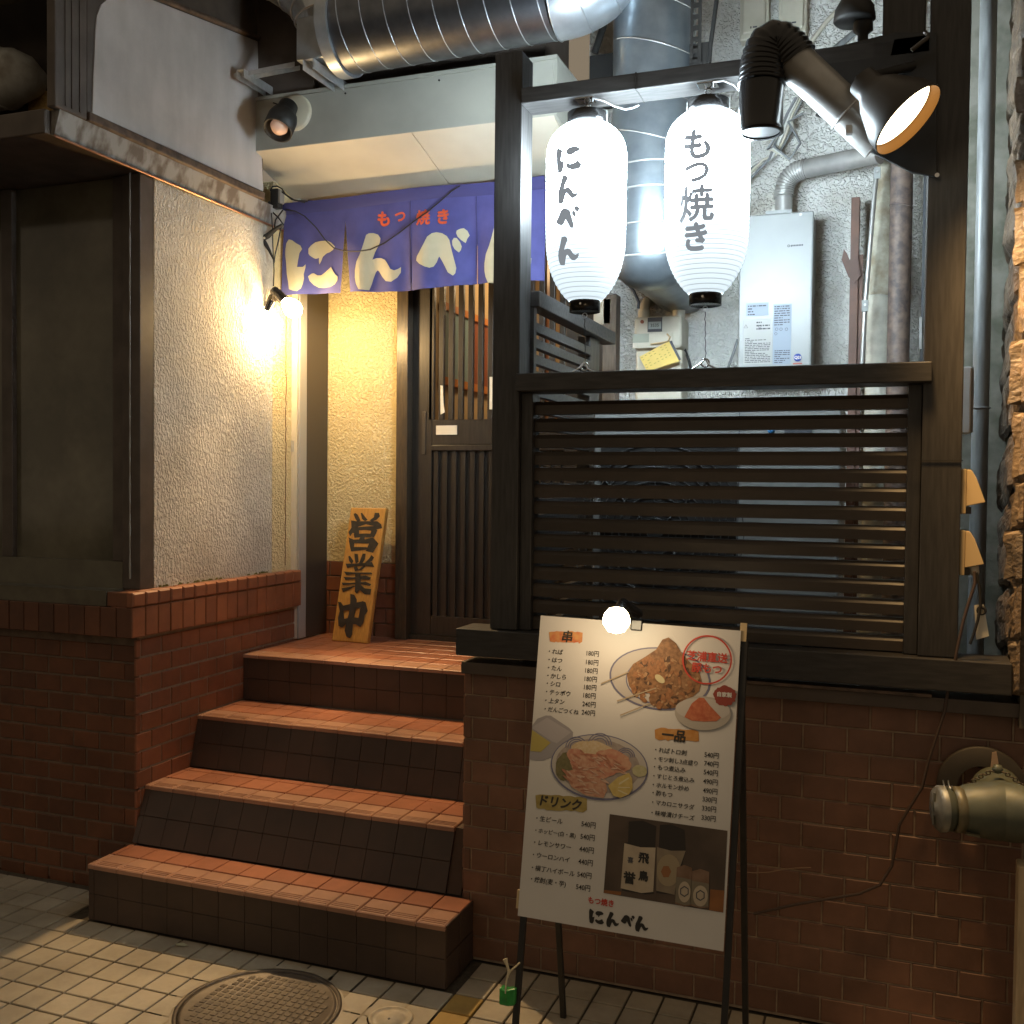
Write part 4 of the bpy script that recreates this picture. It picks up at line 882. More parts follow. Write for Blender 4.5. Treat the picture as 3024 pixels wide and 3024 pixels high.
# ================================================================== gas meter
gm = thing('gas_meter', (-.93, 4.3, 2.0), 'cream gas meter with a small grey display under the end of the vertical duct', 'gas meter')
mx0, mx1, mz0, mz1 = -1.036, -.836, 1.93, 2.235
G = lambda x, y, Y=4.20: at(*K(x, y), Y=Y)
MB().box(mx0+.004, mx1, 4.225, 4.36, 1.70, 2.09).build('lower_case', APPLY, gm, bevel=.01)
MB().box(mx0, mx1, 4.205, 4.36, 2.091, 2.225).build('upper_case', APPLY, gm, bevel=.012)
MB().box(mx0-.004, mx1-.035, 4.1995, 4.2045, 2.095, 2.155).build('front_flap', APPLY, gm, bevel=.002)
a = G(335, 262); b = G(460, 382); MB().box(a.x, b.x, 4.2, 4.2045, b.z, a.z).build('display_frame', INKG, gm)
a = G(342, 300, 4.199); b = G(452, 358, 4.199); MB().box(a.x, b.x, 4.198, 4.1995, b.z, a.z).build('display', LCD, gm)
mb = MB(); put(mb, '3535', (a+b)/2+V((0, -.0016, 0)), V((1, 0, 0)), V((0, 0, 1)), .018, .005, 0, True); mb.build('display_digits', INK, gm)
c = G(285, 297); MB().cyl(c, c+V((0, .006, 0)), .0075, n=18).build('button', REDBR, gm)
a = G(203, 408); b = G(347, 478); MB().box(a.x, b.x, 4.1975, 4.199, b.z, a.z).build('name_plate', M('plate_greygreen', (.33, .35, .28), rough=.4), gm)
mb = MB(); put(mb, '1F', (a+b)/2+V((.004, -.0022, -.003)), V((1, 0, 0)), V((0, 0, 1)), .018, .01, .3, True); mb.build('plate_lettering', INK, gm)
for px in (305, 608):
    e = G(px, 215, 4.28); MB().tube(arc(e+V((0, 0, -.03)), e+V((0, 0, .06)), e+V((0, .10, .06)))+[e+V((0, .13, .06))], .021, 18).build('elbow', APPLY, gm)
    MB().cyl(e+V((0, 0, -.028)), e+V((0, 0, .008)), .027, n=8).build('union_nut', APPLY, gm)
    MB().cyl(V((e.x, 4.28, 1.0)), V((e.x, 4.28, 1.699)), .014, n=14).build('gas_pipe', TAPE, gm)
yt = thing('yellow_tag', G(450, 600, 4.18), 'yellow paper card tied crookedly to the gas meter', 'tag')
P = [G(*p, 4.19) for p in ((262, 605), (530, 462), (625, 640), (330, 735))]; MB().prism(P, (0, .0015, 0)).build('card', YTAG, yt)
P = [G(*p, 4.1885) for p in ((522, 470), (545, 462), (628, 628), (610, 640))]; MB().prism(P, (0, .0008, 0)).build('dark_band', INKG, yt)
mb = MB(); rnd = random.Random(3); e1_ = (G(530, 462, 4.1885)-G(262, 605, 4.1885)); e2_ = (G(330, 735, 4.1885)-G(262, 605, 4.1885)); o = G(262, 605, 4.1885)
for i in range(7):
    for j in range(5):
        if rnd.random() < .7: mb.quad(*[o+e1_*((i+.25+q[0]*rnd.uniform(.3, .6))/8)+e2_*((j+.5+q[1]*.32)/6) for q in ((0, 0), (1, 0), (1, 1), (0, 1))])
mb.build('print', M('tag_print', (.40, .30, .06), rough=.6), yt)
MB().tube([G(360, 495, 4.195), G(430, 485, 4.19), G(510, 470, 4.188), G(530, 430, 4.19), G(505, 405, 4.195)], .004, 6).build('tie', BEIGE, yt)
# ================================================================== air conditioner behind the slats
ac = thing('air_conditioner', (-.67, 3.75, .93), 'pale outdoor air conditioner unit behind the slatted screen', 'air conditioner')
ax0, ax1 = -1.03, -.175
MB().box(ax0, ax1, 3.60, 3.95, .99, 1.80).build('case', M('ac_case', (.25, .25, .24), (.20, .20, .19), rough=.5, scale=5), ac, bevel=.008)
MB().box(ax0+.03, -.515, 3.592, 3.5985, 1.03, 1.70).build('fan_panel', BLACKM, ac)
c = V((-.80, 3.588, 1.36))
mb = MB()
for i in range(1, 13): mb.torus(c, (0, 1, 0), .026*i, .0018, 48, 5)
for k in range(8): a = math.pi*k/4; mb.cyl(c+V((math.cos(a)*.03, 0, math.sin(a)*.03)), c+V((math.cos(a)*.312, 0, math.sin(a)*.312)), .0022, n=5)
mb.build('fan_guard', M('guard_wire', (.06, .06, .06), rough=.4), ac)
MB().box(-.512, -.509, 3.597, 3.6, 1.0, 1.79).build('panel_joint', INKG, ac)
a = at(1455, 812, Y=3.595); MB().lathe(V((a.x, 3.595, a.z)), (0, 1, 0), [(.0001, 0), (.012, 0), (.012, .004)], 20).build('blue_sticker', M('blue_sticker', (.06, .22, .45), rough=.4), ac)
a = at(1480, 808, Y=3.595); MB().box(a.x, a.x+.09, 3.595, 3.599, a.z-.016, a.z+.012).build('data_plate', INKG, ac)
for x in (ax0+.12, ax1-.12): MB().box(x-.03, x+.03, 3.58, 3.98, .931, .989).build('foot', BLACKM, ac)
# ================================================================== meter boxes and wiring high on the wall
for i, (x0, x1, y1) in enumerate(((1395, 1449, 66), (1468, 1521, 58))):
    a = at(x0, 0, Y=4.32); b = at(x1, y1, Y=4.32)
    t = thing('meter_box', (a.x, 4.36, b.z), ('white electric box high on the wall, the one nearer the steel duct', 'white electric box high on the wall, the one nearer the dome lamp')[i], 'electric box', 'electric boxes high on the wall')
    MB().box(a.x, b.x, 4.34, 4.40, b.z, b.z+.28).build('box', APPLY, t, bevel=.006)
    MB().box(a.x+.012, b.x-.012, 4.325, 4.3395, b.z+.02, b.z+.26).build('cover', APPLY, t, bevel=.008)
    MB().box(a.x+.045, a.x+.05, 4.3235, 4.325, b.z+.038, b.z+.046).build('print', INK, t); MB().box(a.x+.055, a.x+.072, 4.3235, 4.325, b.z+.039, b.z+.045).build('print', INKG, t)
solo(MB().tube([at(*p, Y=4.37) for p in ((1600, 0), (1560, 40), (1530, 80), (1510, 110), (1490, 130), (1470, 145))], .010, 8).build('wall_cable', APPLY), 'grey cable running down the wall from the dome lamp', 'cable')
solo(MB().tube([at(*p, Y=4.36) for p in ((1620, 55), (1580, 88), (1550, 115), (1532, 135))], .013, 8).build('wall_conduit', PVC), 'short grey conduit behind the dome lamp', 'conduit')
ch = thing('hanging_strut', (-.66, 3.7, 2.9), 'black perforated steel strut hanging between the duct and the electric boxes', 'strut')
mb = MB(); a = at(1322, 0, Y=3.72); b = at(1334, 118, Y=3.72)
mb.obox(V((a.x-.035, 3.72, b.z)), V((.010, 0, 0)), V((0, .004, 0)), V((0, 0, .9)))
mb.obox(V((a.x-.008, 3.72, b.z)), V((.012, 0, 0)), V((0, .004, 0)), V((0, 0, .9)))
for k in range(22): mb.obox(V((a.x-.026, 3.72, b.z+.04*k)), V((.019, 0, 0)), V((0, .004, 0)), V((0, 0, .017)))
mb.build('strut', BLACKM, ch)
MB().tube([at(1352, 0, Y=3.72), at(1346, 45, Y=3.72), at(1340, 90, Y=3.72), at(1338, 118, Y=3.72)], .008, 8).build('cable', RUBBER, ch)
MB().box(a.x-.09, a.x+.03, 3.735, 3.76, b.z-.07, b.z+.08).build('bracket_plate', BLACKM, ch)
dk = thing('duct_bracket', (-1.1, 3.9, 2.9), 'dark steel bracket at the left of the vertical duct', 'bracket')
a = at(1112, 105, Y=3.95); b = at(1150, 175, Y=3.95); MB().box(a.x, b.x+.03, 3.95, 3.99, b.z-.05, a.z).build('plate', BLACKM, dk, bevel=.003)
MB().cyl(at(1122, 100, Y=3.97), at(1148, 20, Y=3.97), .014, n=10).build('rod', BLACKM, dk)
cb = thing('cable_bundle', at(1480, 260, Y=4.3), 'loose bundle of grey cables hanging on the wall behind the black vent', 'cable')
rnd = random.Random(8)
for k in range(7):
    P = [(1520-6*k, 175+3*k), (1500-5*k, 215), (1492-8*k, 250+2*k), (1470-6*k, 290+3*k), (1440, 305+4*k-rnd.random()*8), (1415, 320+6*k), (1400, 345+6*k)]
    if k > 3: P = [(1515, 190+4*k), (1505-3*k, 230), (1510, 270), (1490, 300), (1460, 300-4*k), (1448, 282), (1470, 265-3*k)]
    MB().tube([at(p[0], p[1], Y=4.34-.008*k) for p in P], .0055, 6).build('cable', (PVC, APPLY, DUCTP)[k % 3], cb)
solo(MB().tube([at(*p, Y=4.30) for p in ((1540, 215), (1565, 225), (1590, 255), (1620, 275), (1640, 285))], .008, 6).build('black_cable', RUBBER), 'black cable sagging between the bundle and the floodlight', 'cable')
solo(MB().tube([at(*p, Y=4.1) for p in ((1170, 505), (1180, 530), (1196, 550), (1205, 570), (1204, 582))], .006, 8).build('blue_grey_cable', M('bluegrey_cable', (.13, .16, .22), rough=.5)), 'blue grey cable curving down to the gas meter', 'cable')
solo(MB().tube([at(*p, Y=4.33) for p in ((1392, 640), (1386, 660), (1378, 682), (1372, 700), (1366, 730))], .006, 6).build('thin_conduit', PVC), 'thin grey pipe slanting down beside the water heater', 'pipe')
solo(MB().tube([at(*p, Y=4.30) for p in ((1290, 655), (1300, 680), (1306, 705))], .006, 6).build('meter_cable', RUBBER), 'short dark cable under the gas meter', 'cable')
sb_ = at(1150, 585, Y=4.32); solo(MB().box(sb_.x-.075, sb_.x+.005, 4.33, 4.398, sb_.z-.06, sb_.z+.055).build('small_box', APPLY, None, bevel=.005), 'small cream box on the wall behind the left lantern', 'box')
# ================================================================== posts and pipes right of the heater
p1 = thing('old_steel_post', (-.13, 4.3, 1), 'rusty red oxide steel angle post right of the water heater', 'post')
a = at(1606, 390, Y=4.25); b = at(1622, 390, Y=4.25); MB().box(a.x, b.x, 4.25, 4.32, .93, at(1610, 372, Y=4.25).z).build('post', OLDP, p1, bevel=.002)
MB().box(b.x+.001, b.x+.016, 4.26, 4.30, .93, at(1610, 480, Y=4.25).z).build('flange', OLDP, p1)
P = [at(*p, Y=4.245) for p in ((1592, 470), (1598, 478), (1603, 490), (1618, 482), (1624, 520), (1612, 535), (1600, 520), (1588, 490))]; MB().prism(P, (0, .02, 0)).build('torn_bracket', OLDP, p1)
p2 = thing('thin_brace', (-.1, 4.15, 1), 'thin steel brace rod with a flattened end under the flue', 'brace')
MB().tube([at(1654, 322, Y=4.12), at(1645, 420, Y=4.12), at(1632, 580, Y=4.12), at(1626, 700, Y=4.12)], .0085, 10).build('rod', GALVL, p2)
for c in ((1655, 326), (1632, 577)):
    q = at(*c, Y=4.108); MB().box(q.x-.012, q.x+.012, 4.106, 4.111, q.z-.022, q.z+.022).build('end_plate', APPL, p2, bevel=.002); MB().cyl(q+V((0, -.006, .004)), q+V((0, 0, .004)), .005, n=10).build('bolt', STEEL, p2)
p3 = thing('lagged_pipe', (-.05, 4.25, 1), 'thick pale taped drain pipe with torn lagging between the brace and the rusty pipe', 'pipe')
a = at(1658, 600, Y=4.22); MB().cyl(V((a.x, 4.24, .93)), V((a.x, 4.24, at(1658, 555, Y=4.22).z)), .047, n=24).build('pipe', TAPE, p3)
z0 = at(1658, 555, Y=4.22).z; MB().tube([V((a.x, 4.24, z0-.005)), V((a.x+.004, 4.24, z0+.05)), V((a.x+.006, 4.24, z0+.22)), V((a.x+.012, 4.24, z0+.40)), V((a.x+.012, 4.25, z0+.75))], [.05, .055, .043, .03, .022], 18).build('torn_lagging', M('torn_lagging', (.50, .47, .38), (.26, .21, .14), rough=.9, scale=16, bump=.7, bscale=45, bdist=.006), p3)
p4 = thing('rusty_drain_pipe', (.02, 4.15, 1), 'rusty grey drain pipe close to the right porch post', 'pipe')
a = at(1698, 500, Y=4.15); MB().cyl(V((a.x, 4.15, .93)), V((a.x, 4.15, 3.6)), .040, n=24).build('pipe', RUSTP, p4)
MB().torus((a.x, 4.15, at(1698, 390, Y=4.15).z), (.2, 0, 1), .041, .003, 28, 6).build('joint', RUSTP, p4)
p5 = thing('flat_steel_bar', (.06, 3.9, 1.9), 'thin grey steel bar just left of the right porch post', 'bar')
a = at(1742, 500, Y=3.6); MB().box(a.x-.004, a.x+.004, 3.6, 3.63, at(1742, 690, Y=3.6).z-.3, at(1742, 330, Y=3.6).z).build('bar', GALVD, p5)
for yy in (610, 640): q = at(1738, yy, Y=3.59); MB().box(q.x-.006, q.x+.002, 3.59, 3.6, q.z-.03, q.z+.02).build('catch', ALUG, p5)
for i, (px, rr_, lb) in enumerate(((1720, .017, 'pale grey conduit pipe above the floodlight, the thicker one'), (1741, .011, 'thin grey conduit pipe above the floodlight, close to the concrete strip'))):
    a = at(px, 50, Y=3.25); solo(MB().cyl(V((a.x, 3.25, at(px, 100, Y=3.25).z)), V((a.x, 3.25, 4.2)), rr_, n=16).build('conduit_pipe', APPLY), lb, 'pipe', 'conduits at the upper right')
# ================================================================== strip of wall, pipe and fittings beyond the right post
rs = thing('concrete_strip', (.3, 3.5, 0), 'stained concrete wall strip between the right post and the stone pier', 'wall')
MB().box(.10, .62, 3.46, 3.70, .93, 4.4).build('concrete', CONC, rs)
gp = thing('grey_downpipe', (.24, 3.38, 1.0), 'grey downpipe between the right porch post and the stone pier', 'pipe')
a = at(1857, 500, Y=3.38); MB().cyl(V((a.x, 3.38, .97)), V((a.x-.006, 3.38, 4.2)), .024, n=22).build('pipe', PVC, gp)
MB().torus((a.x-.001, 3.38, at(1857, 770, Y=3.38).z), (0, 0, 1), .026, .003, 22, 6).build('joint', PVC, gp)
cd = thing('conduit_cover', (.18, 3.2, 1.7), 'flat off-white conduit cover strip on the side of the right post', 'conduit')
a = at(1812, 692, Y=3.20); b = at(1835, 818, Y=3.20); MB().box(a.x, b.x-.006, 3.20, 3.24, b.z, a.z).build('cover', M('white_pvc_cover', (.74, .76, .74), (.66, .68, .65), rough=.5, scale=20), cd, bevel=.004); MB().box(b.x-.005, b.x+.001, 3.205, 3.24, b.z+.004, a.z).build('back_channel', APPL, cd)
for i, (y0, lb) in enumerate(((885, 'beige weatherproof outlet with a sloping hood, the upper of two'), (1000, 'beige weatherproof outlet with a sloping hood, the lower one with a cord plugged in'))):
    t = thing('outdoor_outlet', at(1815, y0+60, Y=3.05), lb, 'outlet', 'outlets on the right post')
    z = lambda yy: at(1815, y0+yy, Y=3.05).z
    MB().box(.163, .176, 3.02, 3.085, z(84), z(0)).build('back_plate', BEIGE, t, bevel=.002)
    MB().prism([(.1765, 3.022, z(1)), (.188, 3.022, z(2)), (.200, 3.022, z(16)), (.224, 3.022, z(62)), (.1765, 3.022, z(70))], (0, .06, 0)).build('hood', BEIGE, t, bevel=.002)
    MB().box(.1765, .19, 3.03, 3.075, z(84), z(71)).build('socket_face', BRONZE, t)
q = at(1835, 1068, Y=3.05); pl = MB().lathe(q, (.3, -.2, -1), [(.0001, -.016), (.013, -.014), (.015, .0), (.012, .02), (.005, .03)], 14).build('white_plug', PAPER); solo(pl, 'white plug in the lower beige outlet', 'plug')
cdp = [(1838, 1078), (1840, 1100), (1830, 1130), (1818, 1170), (1806, 1225), (1800, 1260)]
P = [at(x, y, Y=2.98) for x, y in cdp]+[at(x, y, Y=2.97) for x, y in ((1790, 1300), (1783, 1345), (1765, 1400), (1752, 1440), (1740, 1490), (1712, 1535), (1697, 1560), (1690, 1600), (1682, 1640), (1660, 1675), (1620, 1692), (1570, 1700), (1500, 1712), (1420, 1730))]
for p_ in P[6:]: p_.y = 2.992
solo(MB().tube(P, .0042, 8).build('outlet_cord', M('brown_cord', (.075, .048, .036), rough=.6)), 'black cord from the lower outlet trailing down the brick wall', 'cable')
solo(MB().tube([at(*p, Y=2.99) for p in ((1842, 1080), (1848, 1110), (1850, 1140), (1845, 1170), (1836, 1200), (1830, 1215))], .004, 6).build('thin_cable', RUBBER), 'thin cord hanging beside the paper tag', 'cable')
ptg = MB().prism([at(*p, Y=3.0) for p in ((1838, 1142), (1856, 1140), (1866, 1200), (1842, 1207))], (0, .002, 0)).build('paper_tag', PAPER); solo(ptg, 'white printed paper tag hanging on the cord below the outlets', 'tag')
q = at(1852, 1152, Y=2.992); ptg2 = MB().torus(q, (0, 1, 0), .009, .004, 16, 6).build('cord_grommet', RUBBER); solo(ptg2, 'black grommet on the cord over the paper tag', 'grommet')
solo(MB().tube([at(*p, Y=2.985) for p in ((1390, 1643), (1420, 1647), (1450, 1646), (1480, 1640), (1500, 1638), (1530, 1637))], .0018, 5).build('loose_wire', M('pale_wire', (.30, .19, .12), rough=.6)), 'pale loose wire lying across the bricks right of the menu board', 'wire')
# ================================================================== stone pier
sp = thing('stone_pier', (.4, 3.0, .9), 'rough quarry stone pier at the right edge of the picture', 'pier')
MB().box(.315, .9, 2.985, 3.70, .90, 4.4).build('core', STONEG, sp)
def rough(mb, x0, x1, y0, y1, z0, z1, face, amp, skew, seed):
    n = 14; vs = []; fs = []; rnd = random.Random(seed)
    for i in range(n+1):
        for j in range(n+1):
            u, v = i/n, j/n; e = min(u, 1-u, v, 1-v)*n; bul = 1-math.exp(-e*1.1)
            if face == 'f': p = V((x0+(x1-x0)*u, y0, z0+(z1-z0)*v)); nn = V((0, -1, 0))
            else: p = V((x0, y0+(y1-y0)*u, z0+(z1-z0)*v-skew*u)); nn = V((-1, 0, 0))
            q = mnoise.noise(p*11+V((seed, 0, 0)))+.9*(.35-abs(mnoise.noise(p*24+V((0, seed, 0)))))+.25*mnoise.noise(p*70)
            p += nn*(.014*bul+amp*q*bul-.003)
            t = V((mnoise.noise(p*18+V((5, 0, seed))), 0, mnoise.noise(p*18+V((0, 9, seed)))))*.010*(1-bul+.25); p += t if face == 'f' else V((0, t.x, t.z))
            vs.append(p)
    o = i*0
    F = [(i*(n+1)+j, (i+1)*(n+1)+j, (i+1)*(n+1)+j+1, i*(n+1)+j+1) for i in range(n) for j in range(n)]
    if face != 'f': F = [tuple(reversed(f)) for f in F]
    mb.add(vs, F, False)
zf = [at(1915, y, Y=2.95).z for y in (1318, 1208, 1097, 997, 905, 882, 770, 722, 632, 615, 500, 470, 380, 290, 210, 130, 60, -30)]
zf = sorted(zf)
cuts = [zf[0]]
for z in zf[1:]:
    if z-cuts[-1] > .075: cuts.append(z)
cuts += [cuts[-1]+.16, cuts[-1]+.33, cuts[-1]+.5]
for i in range(len(cuts)-1):
    mb = MB(); rough(mb, .282+.012*math.sin(i*2.3), .62, 2.985, 2.985, cuts[i]+.005, cuts[i+1]-.006, 'f', .011, 0, i); mb.build('stone', STONE, sp)
y0 = 2.962
for i in range(len(cuts)-1):
    w = .17+.05*math.sin(i*1.7); zo = .02*math.sin(i*3.1)
    mb = MB(); rough(mb, .306, .306, 2.958, 2.958+w, cuts[i]+.006+zo, cuts[i+1]-.006+zo, 's', .013, .03+.05*math.sin(i*2.2)**2, 40+i); mb.build('stone', STONE, sp)
    mb = MB(); rough(mb, .300, .300, 2.965+w, 3.46, cuts[i]-.03-.02*math.cos(i), cuts[i+1]-.045-.02*math.cos(i+1), 's', .013, .07+.04*math.cos(i*1.9), 80+i); mb.build('stone', STONE, sp)
cpb = at(1927, 1640, Y=2.72); solo(MB().box(cpb.x-.004, cpb.x+.3, 2.74, 2.80, 0, cpb.z).build('pale_board_post', M('pale_painted_timber', (.55, .42, .26), (.44, .33, .2), rough=.6, scale=10, stretch=(10, 10, 1.5)), None, bevel=.004), 'pale timber panel edge at the lower right corner', 'panel')
# ================================================================== fire hose inlet on the wall
si = thing('fire_hose_inlet', (.23, 2.97, .74), 'weathered bronze twin fire hose inlet with a chained cap on the brick wall', 'hose inlet')
fc = at(1852, 1487, Y=3.0); MB().lathe((fc.x, 3.006, fc.z), (0, -1, 0), [(.112, 0), (.112, .008), (.108, .012), (.06, .014)], 56).build('wall_flange', M('dark_flange', (.036, .029, .021), (.027, .022, .016), rough=.6, scale=20), si)
hub = V((fc.x+.035, 2.80, fc.z+.002)); MB().tube([V((hub.x, 2.995, hub.z)), V((hub.x, 2.90, hub.z)), hub], [.062, .062, .066], 28).build('stub_pipe', BRONZEG, si)
capc = at(1778, 1482, Y=2.76); d = (capc-hub).normalized(); d.z = 0; d.normalize()
L_ = (capc-hub).length
MB().lathe(hub, d, [(.0001, -.074), (.045, -.06), (.068, -.025), (.073, .0), (.071, .03), (.062, L_*.55), (.050, L_*.72), (.050, L_*.80), (.054, L_*.82), (.054, L_-.012)], 36).build('left_outlet', BRONZEG, si)
d2 = V((-d.x, d.y, 0)); MB().lathe(hub, d2, [(.073, .0), (.071, .03), (.062, L_*.55), (.050, L_*.75), (.054, L_*.82), (.054, L_-.012), (.0001, L_-.01)], 36).build('right_outlet', BRONZEG, si)
cpt = MB().lathe(hub+d*(L_-.016), d, [(.057, 0), (.057, .012), (.050, .020), (.02, .022), (.018, .026), (.0001, .026)], 36).build('cap', ZINCG, si)
MB().tube([hub+d*(L_+.008)+V((0, 0, .04)), hub+d*(L_+.011)+V((0, -.004, 0)), hub+d*(L_+.008)+V((0, 0, -.04))], .004, 6).build('cap_ridge', ZINCG, si)
bd = hub+d*(L_*.70); MB().lathe(bd-d*.014, d, [(.0515, 0), (.056, .001), (.056, .026), (.0515, .027)], 36).build('clamp_band', M('brass_band', (.16, .14, .085), rough=.45, metal=.3), si)
MB().obox(bd+V((.02, -.052, -.045)), V((.03, 0, -.003)), V((0, .024, 0)), V((0, 0, .003))).build('band_tab', M('brass_band', (.34, .27, .13)), si)
for k in (0, 1): MB().torus(hub+d*(L_-.03+.012*k)+V((0, 0, .062)), (1, .3, .2), .012, .002, 14, 5, 0, math.pi*1.2).build('wire_loop', STEEL, si)
kn = V((hub.x-.01, 2.86, hub.z+.088)); MB().lathe(kn, (0, 0, 1), [(.0001, -.012), (.011, -.008), (.013, 0), (.010, .010), (.0001, .013)], 14).build('eye_knob', BRONZEG, si)
mb = MB()
for s in (-1, 1):
    for k in range(9):
        q = kn+V((s*(.014+.0085*k), -.012-.002*k, -.004-.0038*k-.0003*k*k)); mb.torus(q, (0, 1, .3) if k % 2 else (.2, .3, 1), .0052, .0016, 10, 5)
mb.build('chain', IRON, si)
q = at(1878, 1432, Y=2.99); MB().prism([at(*p, Y=2.988) for p in ((1872, 1420), (1880, 1418), (1884, 1440), (1878, 1452), (1869, 1447))], (0, .002, 0)).build('old_sticker', M('old_sticker', (.40, .28, .2), rough=.8), si)
# ================================================================== menu stand
yaw, tilt, roll = .038, .154, -.023
ex = V((math.cos(yaw), math.sin(yaw), 0)); nb = V((-math.sin(yaw), math.cos(yaw), 0)); ey = V((0, 0, 1))*math.cos(tilt)+nb*math.sin(tilt)
ex, ey = ex*math.cos(roll)+ey*math.sin(roll), ey*math.cos(roll)-ex*math.sin(roll)
O = V((-.879, 2.427, .434)); BWD, BH = .515, .760; nz = ex.cross(ey); nz = nz if nz.y < 0 else -nz
ms = thing('menu_stand', (O.x+.25, 2.5, 0), 'white menu board on a black metal easel in front of the brick wall', 'menu board')
bd_ = MB().obox(O, ex*BWD, ey*BH, -nz*.006).build('board', BOARD, ms)
dn = V((0, 0, -1))*math.cos(tilt)-nb*math.sin(tilt); ll = O.z/math.cos(tilt)
for u, w in ((-.006, .016), (BWD-.008, .016)):
    o = O+ex*u-nz*.0065; MB().obox(o+dn*ll, ex*w, -nz*.014, ey*(ll+BH-.02)).build('leg', BLACKM, ms, bevel=.002)
    # rear leg
    t0 = o+ey*(BH-.05)-nz*.015; t1 = V((t0.x, t0.y+.22, 0)); MB().obox(t1, ex*w, V((0, .014, 0)), t0-t1).build('leg', BLACKM, ms, bevel=.002)
for hgt in (-.30, BH-.10): MB().obox(O+ex*.012-nz*.007+ey*hgt, ex*(BWD-.02), -nz*.012, ey*.018).build('cross_bar', BLACKM, ms, bevel=.002)
for c in ((978, 1715), (1401, 1210)):
    q = onp(*c, O, nz); MB().obox(q-ex*.008-nz*.004, ex*.016, -nz*.01, ey*.045).build('wood_clip', BEIGE, ms)
# the print on it
A_ = lambda x, y: onp(*crop(1500, 1780, 700/1932, x, y), O, nz)
B_ = lambda x, y: onp(*crop(1500, 2280, 700/1932, x, y), O, nz)
LY = [0]
def ink(polys, mat, name='print', layer=1, f=A_):
    mb = MB()
    for qi, q in enumerate(polys):
        lz = .0006+.0003*layer+.000004*qi; P = [f(*p)+nz*lz for p in q]
        vs, fs = polymesh([[((p-O).dot(ex), (p-O).dot(ey)) for p in P]]); mb.add([O+ex*x+ey*y+nz*lz for x, y in vs], fs)
    return mb.build(name, mat, bd_)
def ell(cx, cy, rx, ry, rot=0, n=40, a0=0, a1=2*math.pi, wob=0, seed=0):
    c, s = math.cos(rot), math.sin(rot); out = []
    rnd = random.Random(seed)
    for k in range(n):
        a = a0+(a1-a0)*k/n; w = 1+wob*rnd.uniform(-1, 1); out.append((cx+rx*w*math.cos(a)*c-ry*w*math.sin(a)*s, cy+rx*w*math.cos(a)*s+ry*w*math.sin(a)*c))
    return out
def brush(x0, y0, x1, y1, seed, sl=.07):
    rnd = random.Random(seed); P = []
    for k in range(14): t = k/13; P.append((x0+(x1-x0)*t, y0+(x1-x0)*t*sl+rnd.uniform(-5, 5)+(12 if k in (0, 13) else 0)))
    for k in range(14): t = 1-k/13; P.append((x0+(x1-x0)*t+rnd.uniform(-14, 8), y1+(x1-x0)*t*sl+rnd.uniform(-7, 7)-(12 if k in (0, 13) else 0)))
    return P
PC = lambda nm, a, b=None, sc=60: M(nm, a, b, rough=.55, scale=sc)
ink([brush(335, 232, 610, 322, 1, .02)], PC('brush_red', (.55, .14, .06), (.62, .32, .12)), 'brush_mark'); ink([brush(1197, 1018, 1555, 1112, 2, .06)], PC('brush_orange', (.50, .22, .05), (.58, .30, .10)), 'brush_mark'); ink([brush(225, 1560, 645, 1680, 3, .06)], PC('brush_olive', (.33, .25, .07), (.42, .33, .12)), 'brush_mark')
# skewer plate
pw = PC('plate_white', (.50, .46, .42)); pbl = PC('plate_blue', (.16, .16, .25)); meat = PC('grilled_meat', (.16, .075, .032), (.33, .17, .075), 90); meat2 = PC('grilled_meat_light', (.30, .16, .075), (.18, .085, .035), 110)
ink([ell(1240, 620, 415, 255, .12)], pbl, 'dish', 1); ink([ell(1240, 618, 400, 242, .12)], pw, 'dish', 2); ink([ell(1260, 640, 300, 200, .1)], pbl, 'dish', 3); ink([ell(1260, 637, 290, 190, .1)], pw, 'dish', 4)
ink([[(970, 590), (1020, 500), (1120, 440), (1210, 380), (1260, 300), (1310, 282), (1370, 330), (1410, 400), (1470, 470), (1560, 560), (1580, 640), (1560, 720), (1480, 790), (1400, 850), (1280, 865), (1180, 840), (1150, 720), (1040, 740), (990, 680)]], meat, 'food', 5)
ink([ell(1100, 560, 90, 55, .6, 18, wob=.12, seed=1), ell(1330, 450, 80, 60, -.4, 18, wob=.12, seed=2), ell(1440, 640, 90, 60, .2, 18, wob=.12, seed=3), ell(1230, 770, 75, 80, .3, 18, wob=.12, seed=4), ell(1380, 770, 85, 55, -.3, 18, wob=.1, seed=5), ell(1230, 500, 55, 60, .3, 16, wob=.15, seed=6)], meat2, 'food', 6)
rnd = random.Random(17)
def inside(x, y): return ((x-1275)/270)**2+((y-640)/205)**2 < 1 and y > 330+abs(x-1290)*.75
for nm, mt, cnt, ra in (('char', PC('char_dark', (.07, .035, .018), (.12, .06, .03), 160), 34, 24), ('sauce', PC('sauce_brown', (.24, .10, .04), (.36, .17, .07), 160), 46, 26), ('glaze', PC('glaze_light', (.42, .25, .13), (.34, .19, .09), 200), 40, 13)):
    P = []
    while len(P) < cnt:
        x, y = rnd.uniform(980, 1570), rnd.uniform(300, 860)
        if inside(x, y): P.append(ell(x, y, ra*rnd.uniform(.7, 1.6), ra*rnd.uniform(.4, 1.), rnd.uniform(0, 3), 9, wob=.2, seed=rnd.randrange(999)))
    ink(P, mt, nm, {'char': 7, 'sauce': 8, 'glaze': 9}[nm])
ink([ell(1240, 620, 48, 26, .7, 20)], PC('leek', (.55, .48, .28)), 'food', 10)
ink([[(890, 795), (1210, 690), (1214, 698), (892, 806)], [(915, 912), (1160, 815), (1164, 823), (918, 922)], [(760, 655), (985, 560), (988, 568), (763, 664)]], PC('skewer', (.42, .33, .22)), 'food', 11)
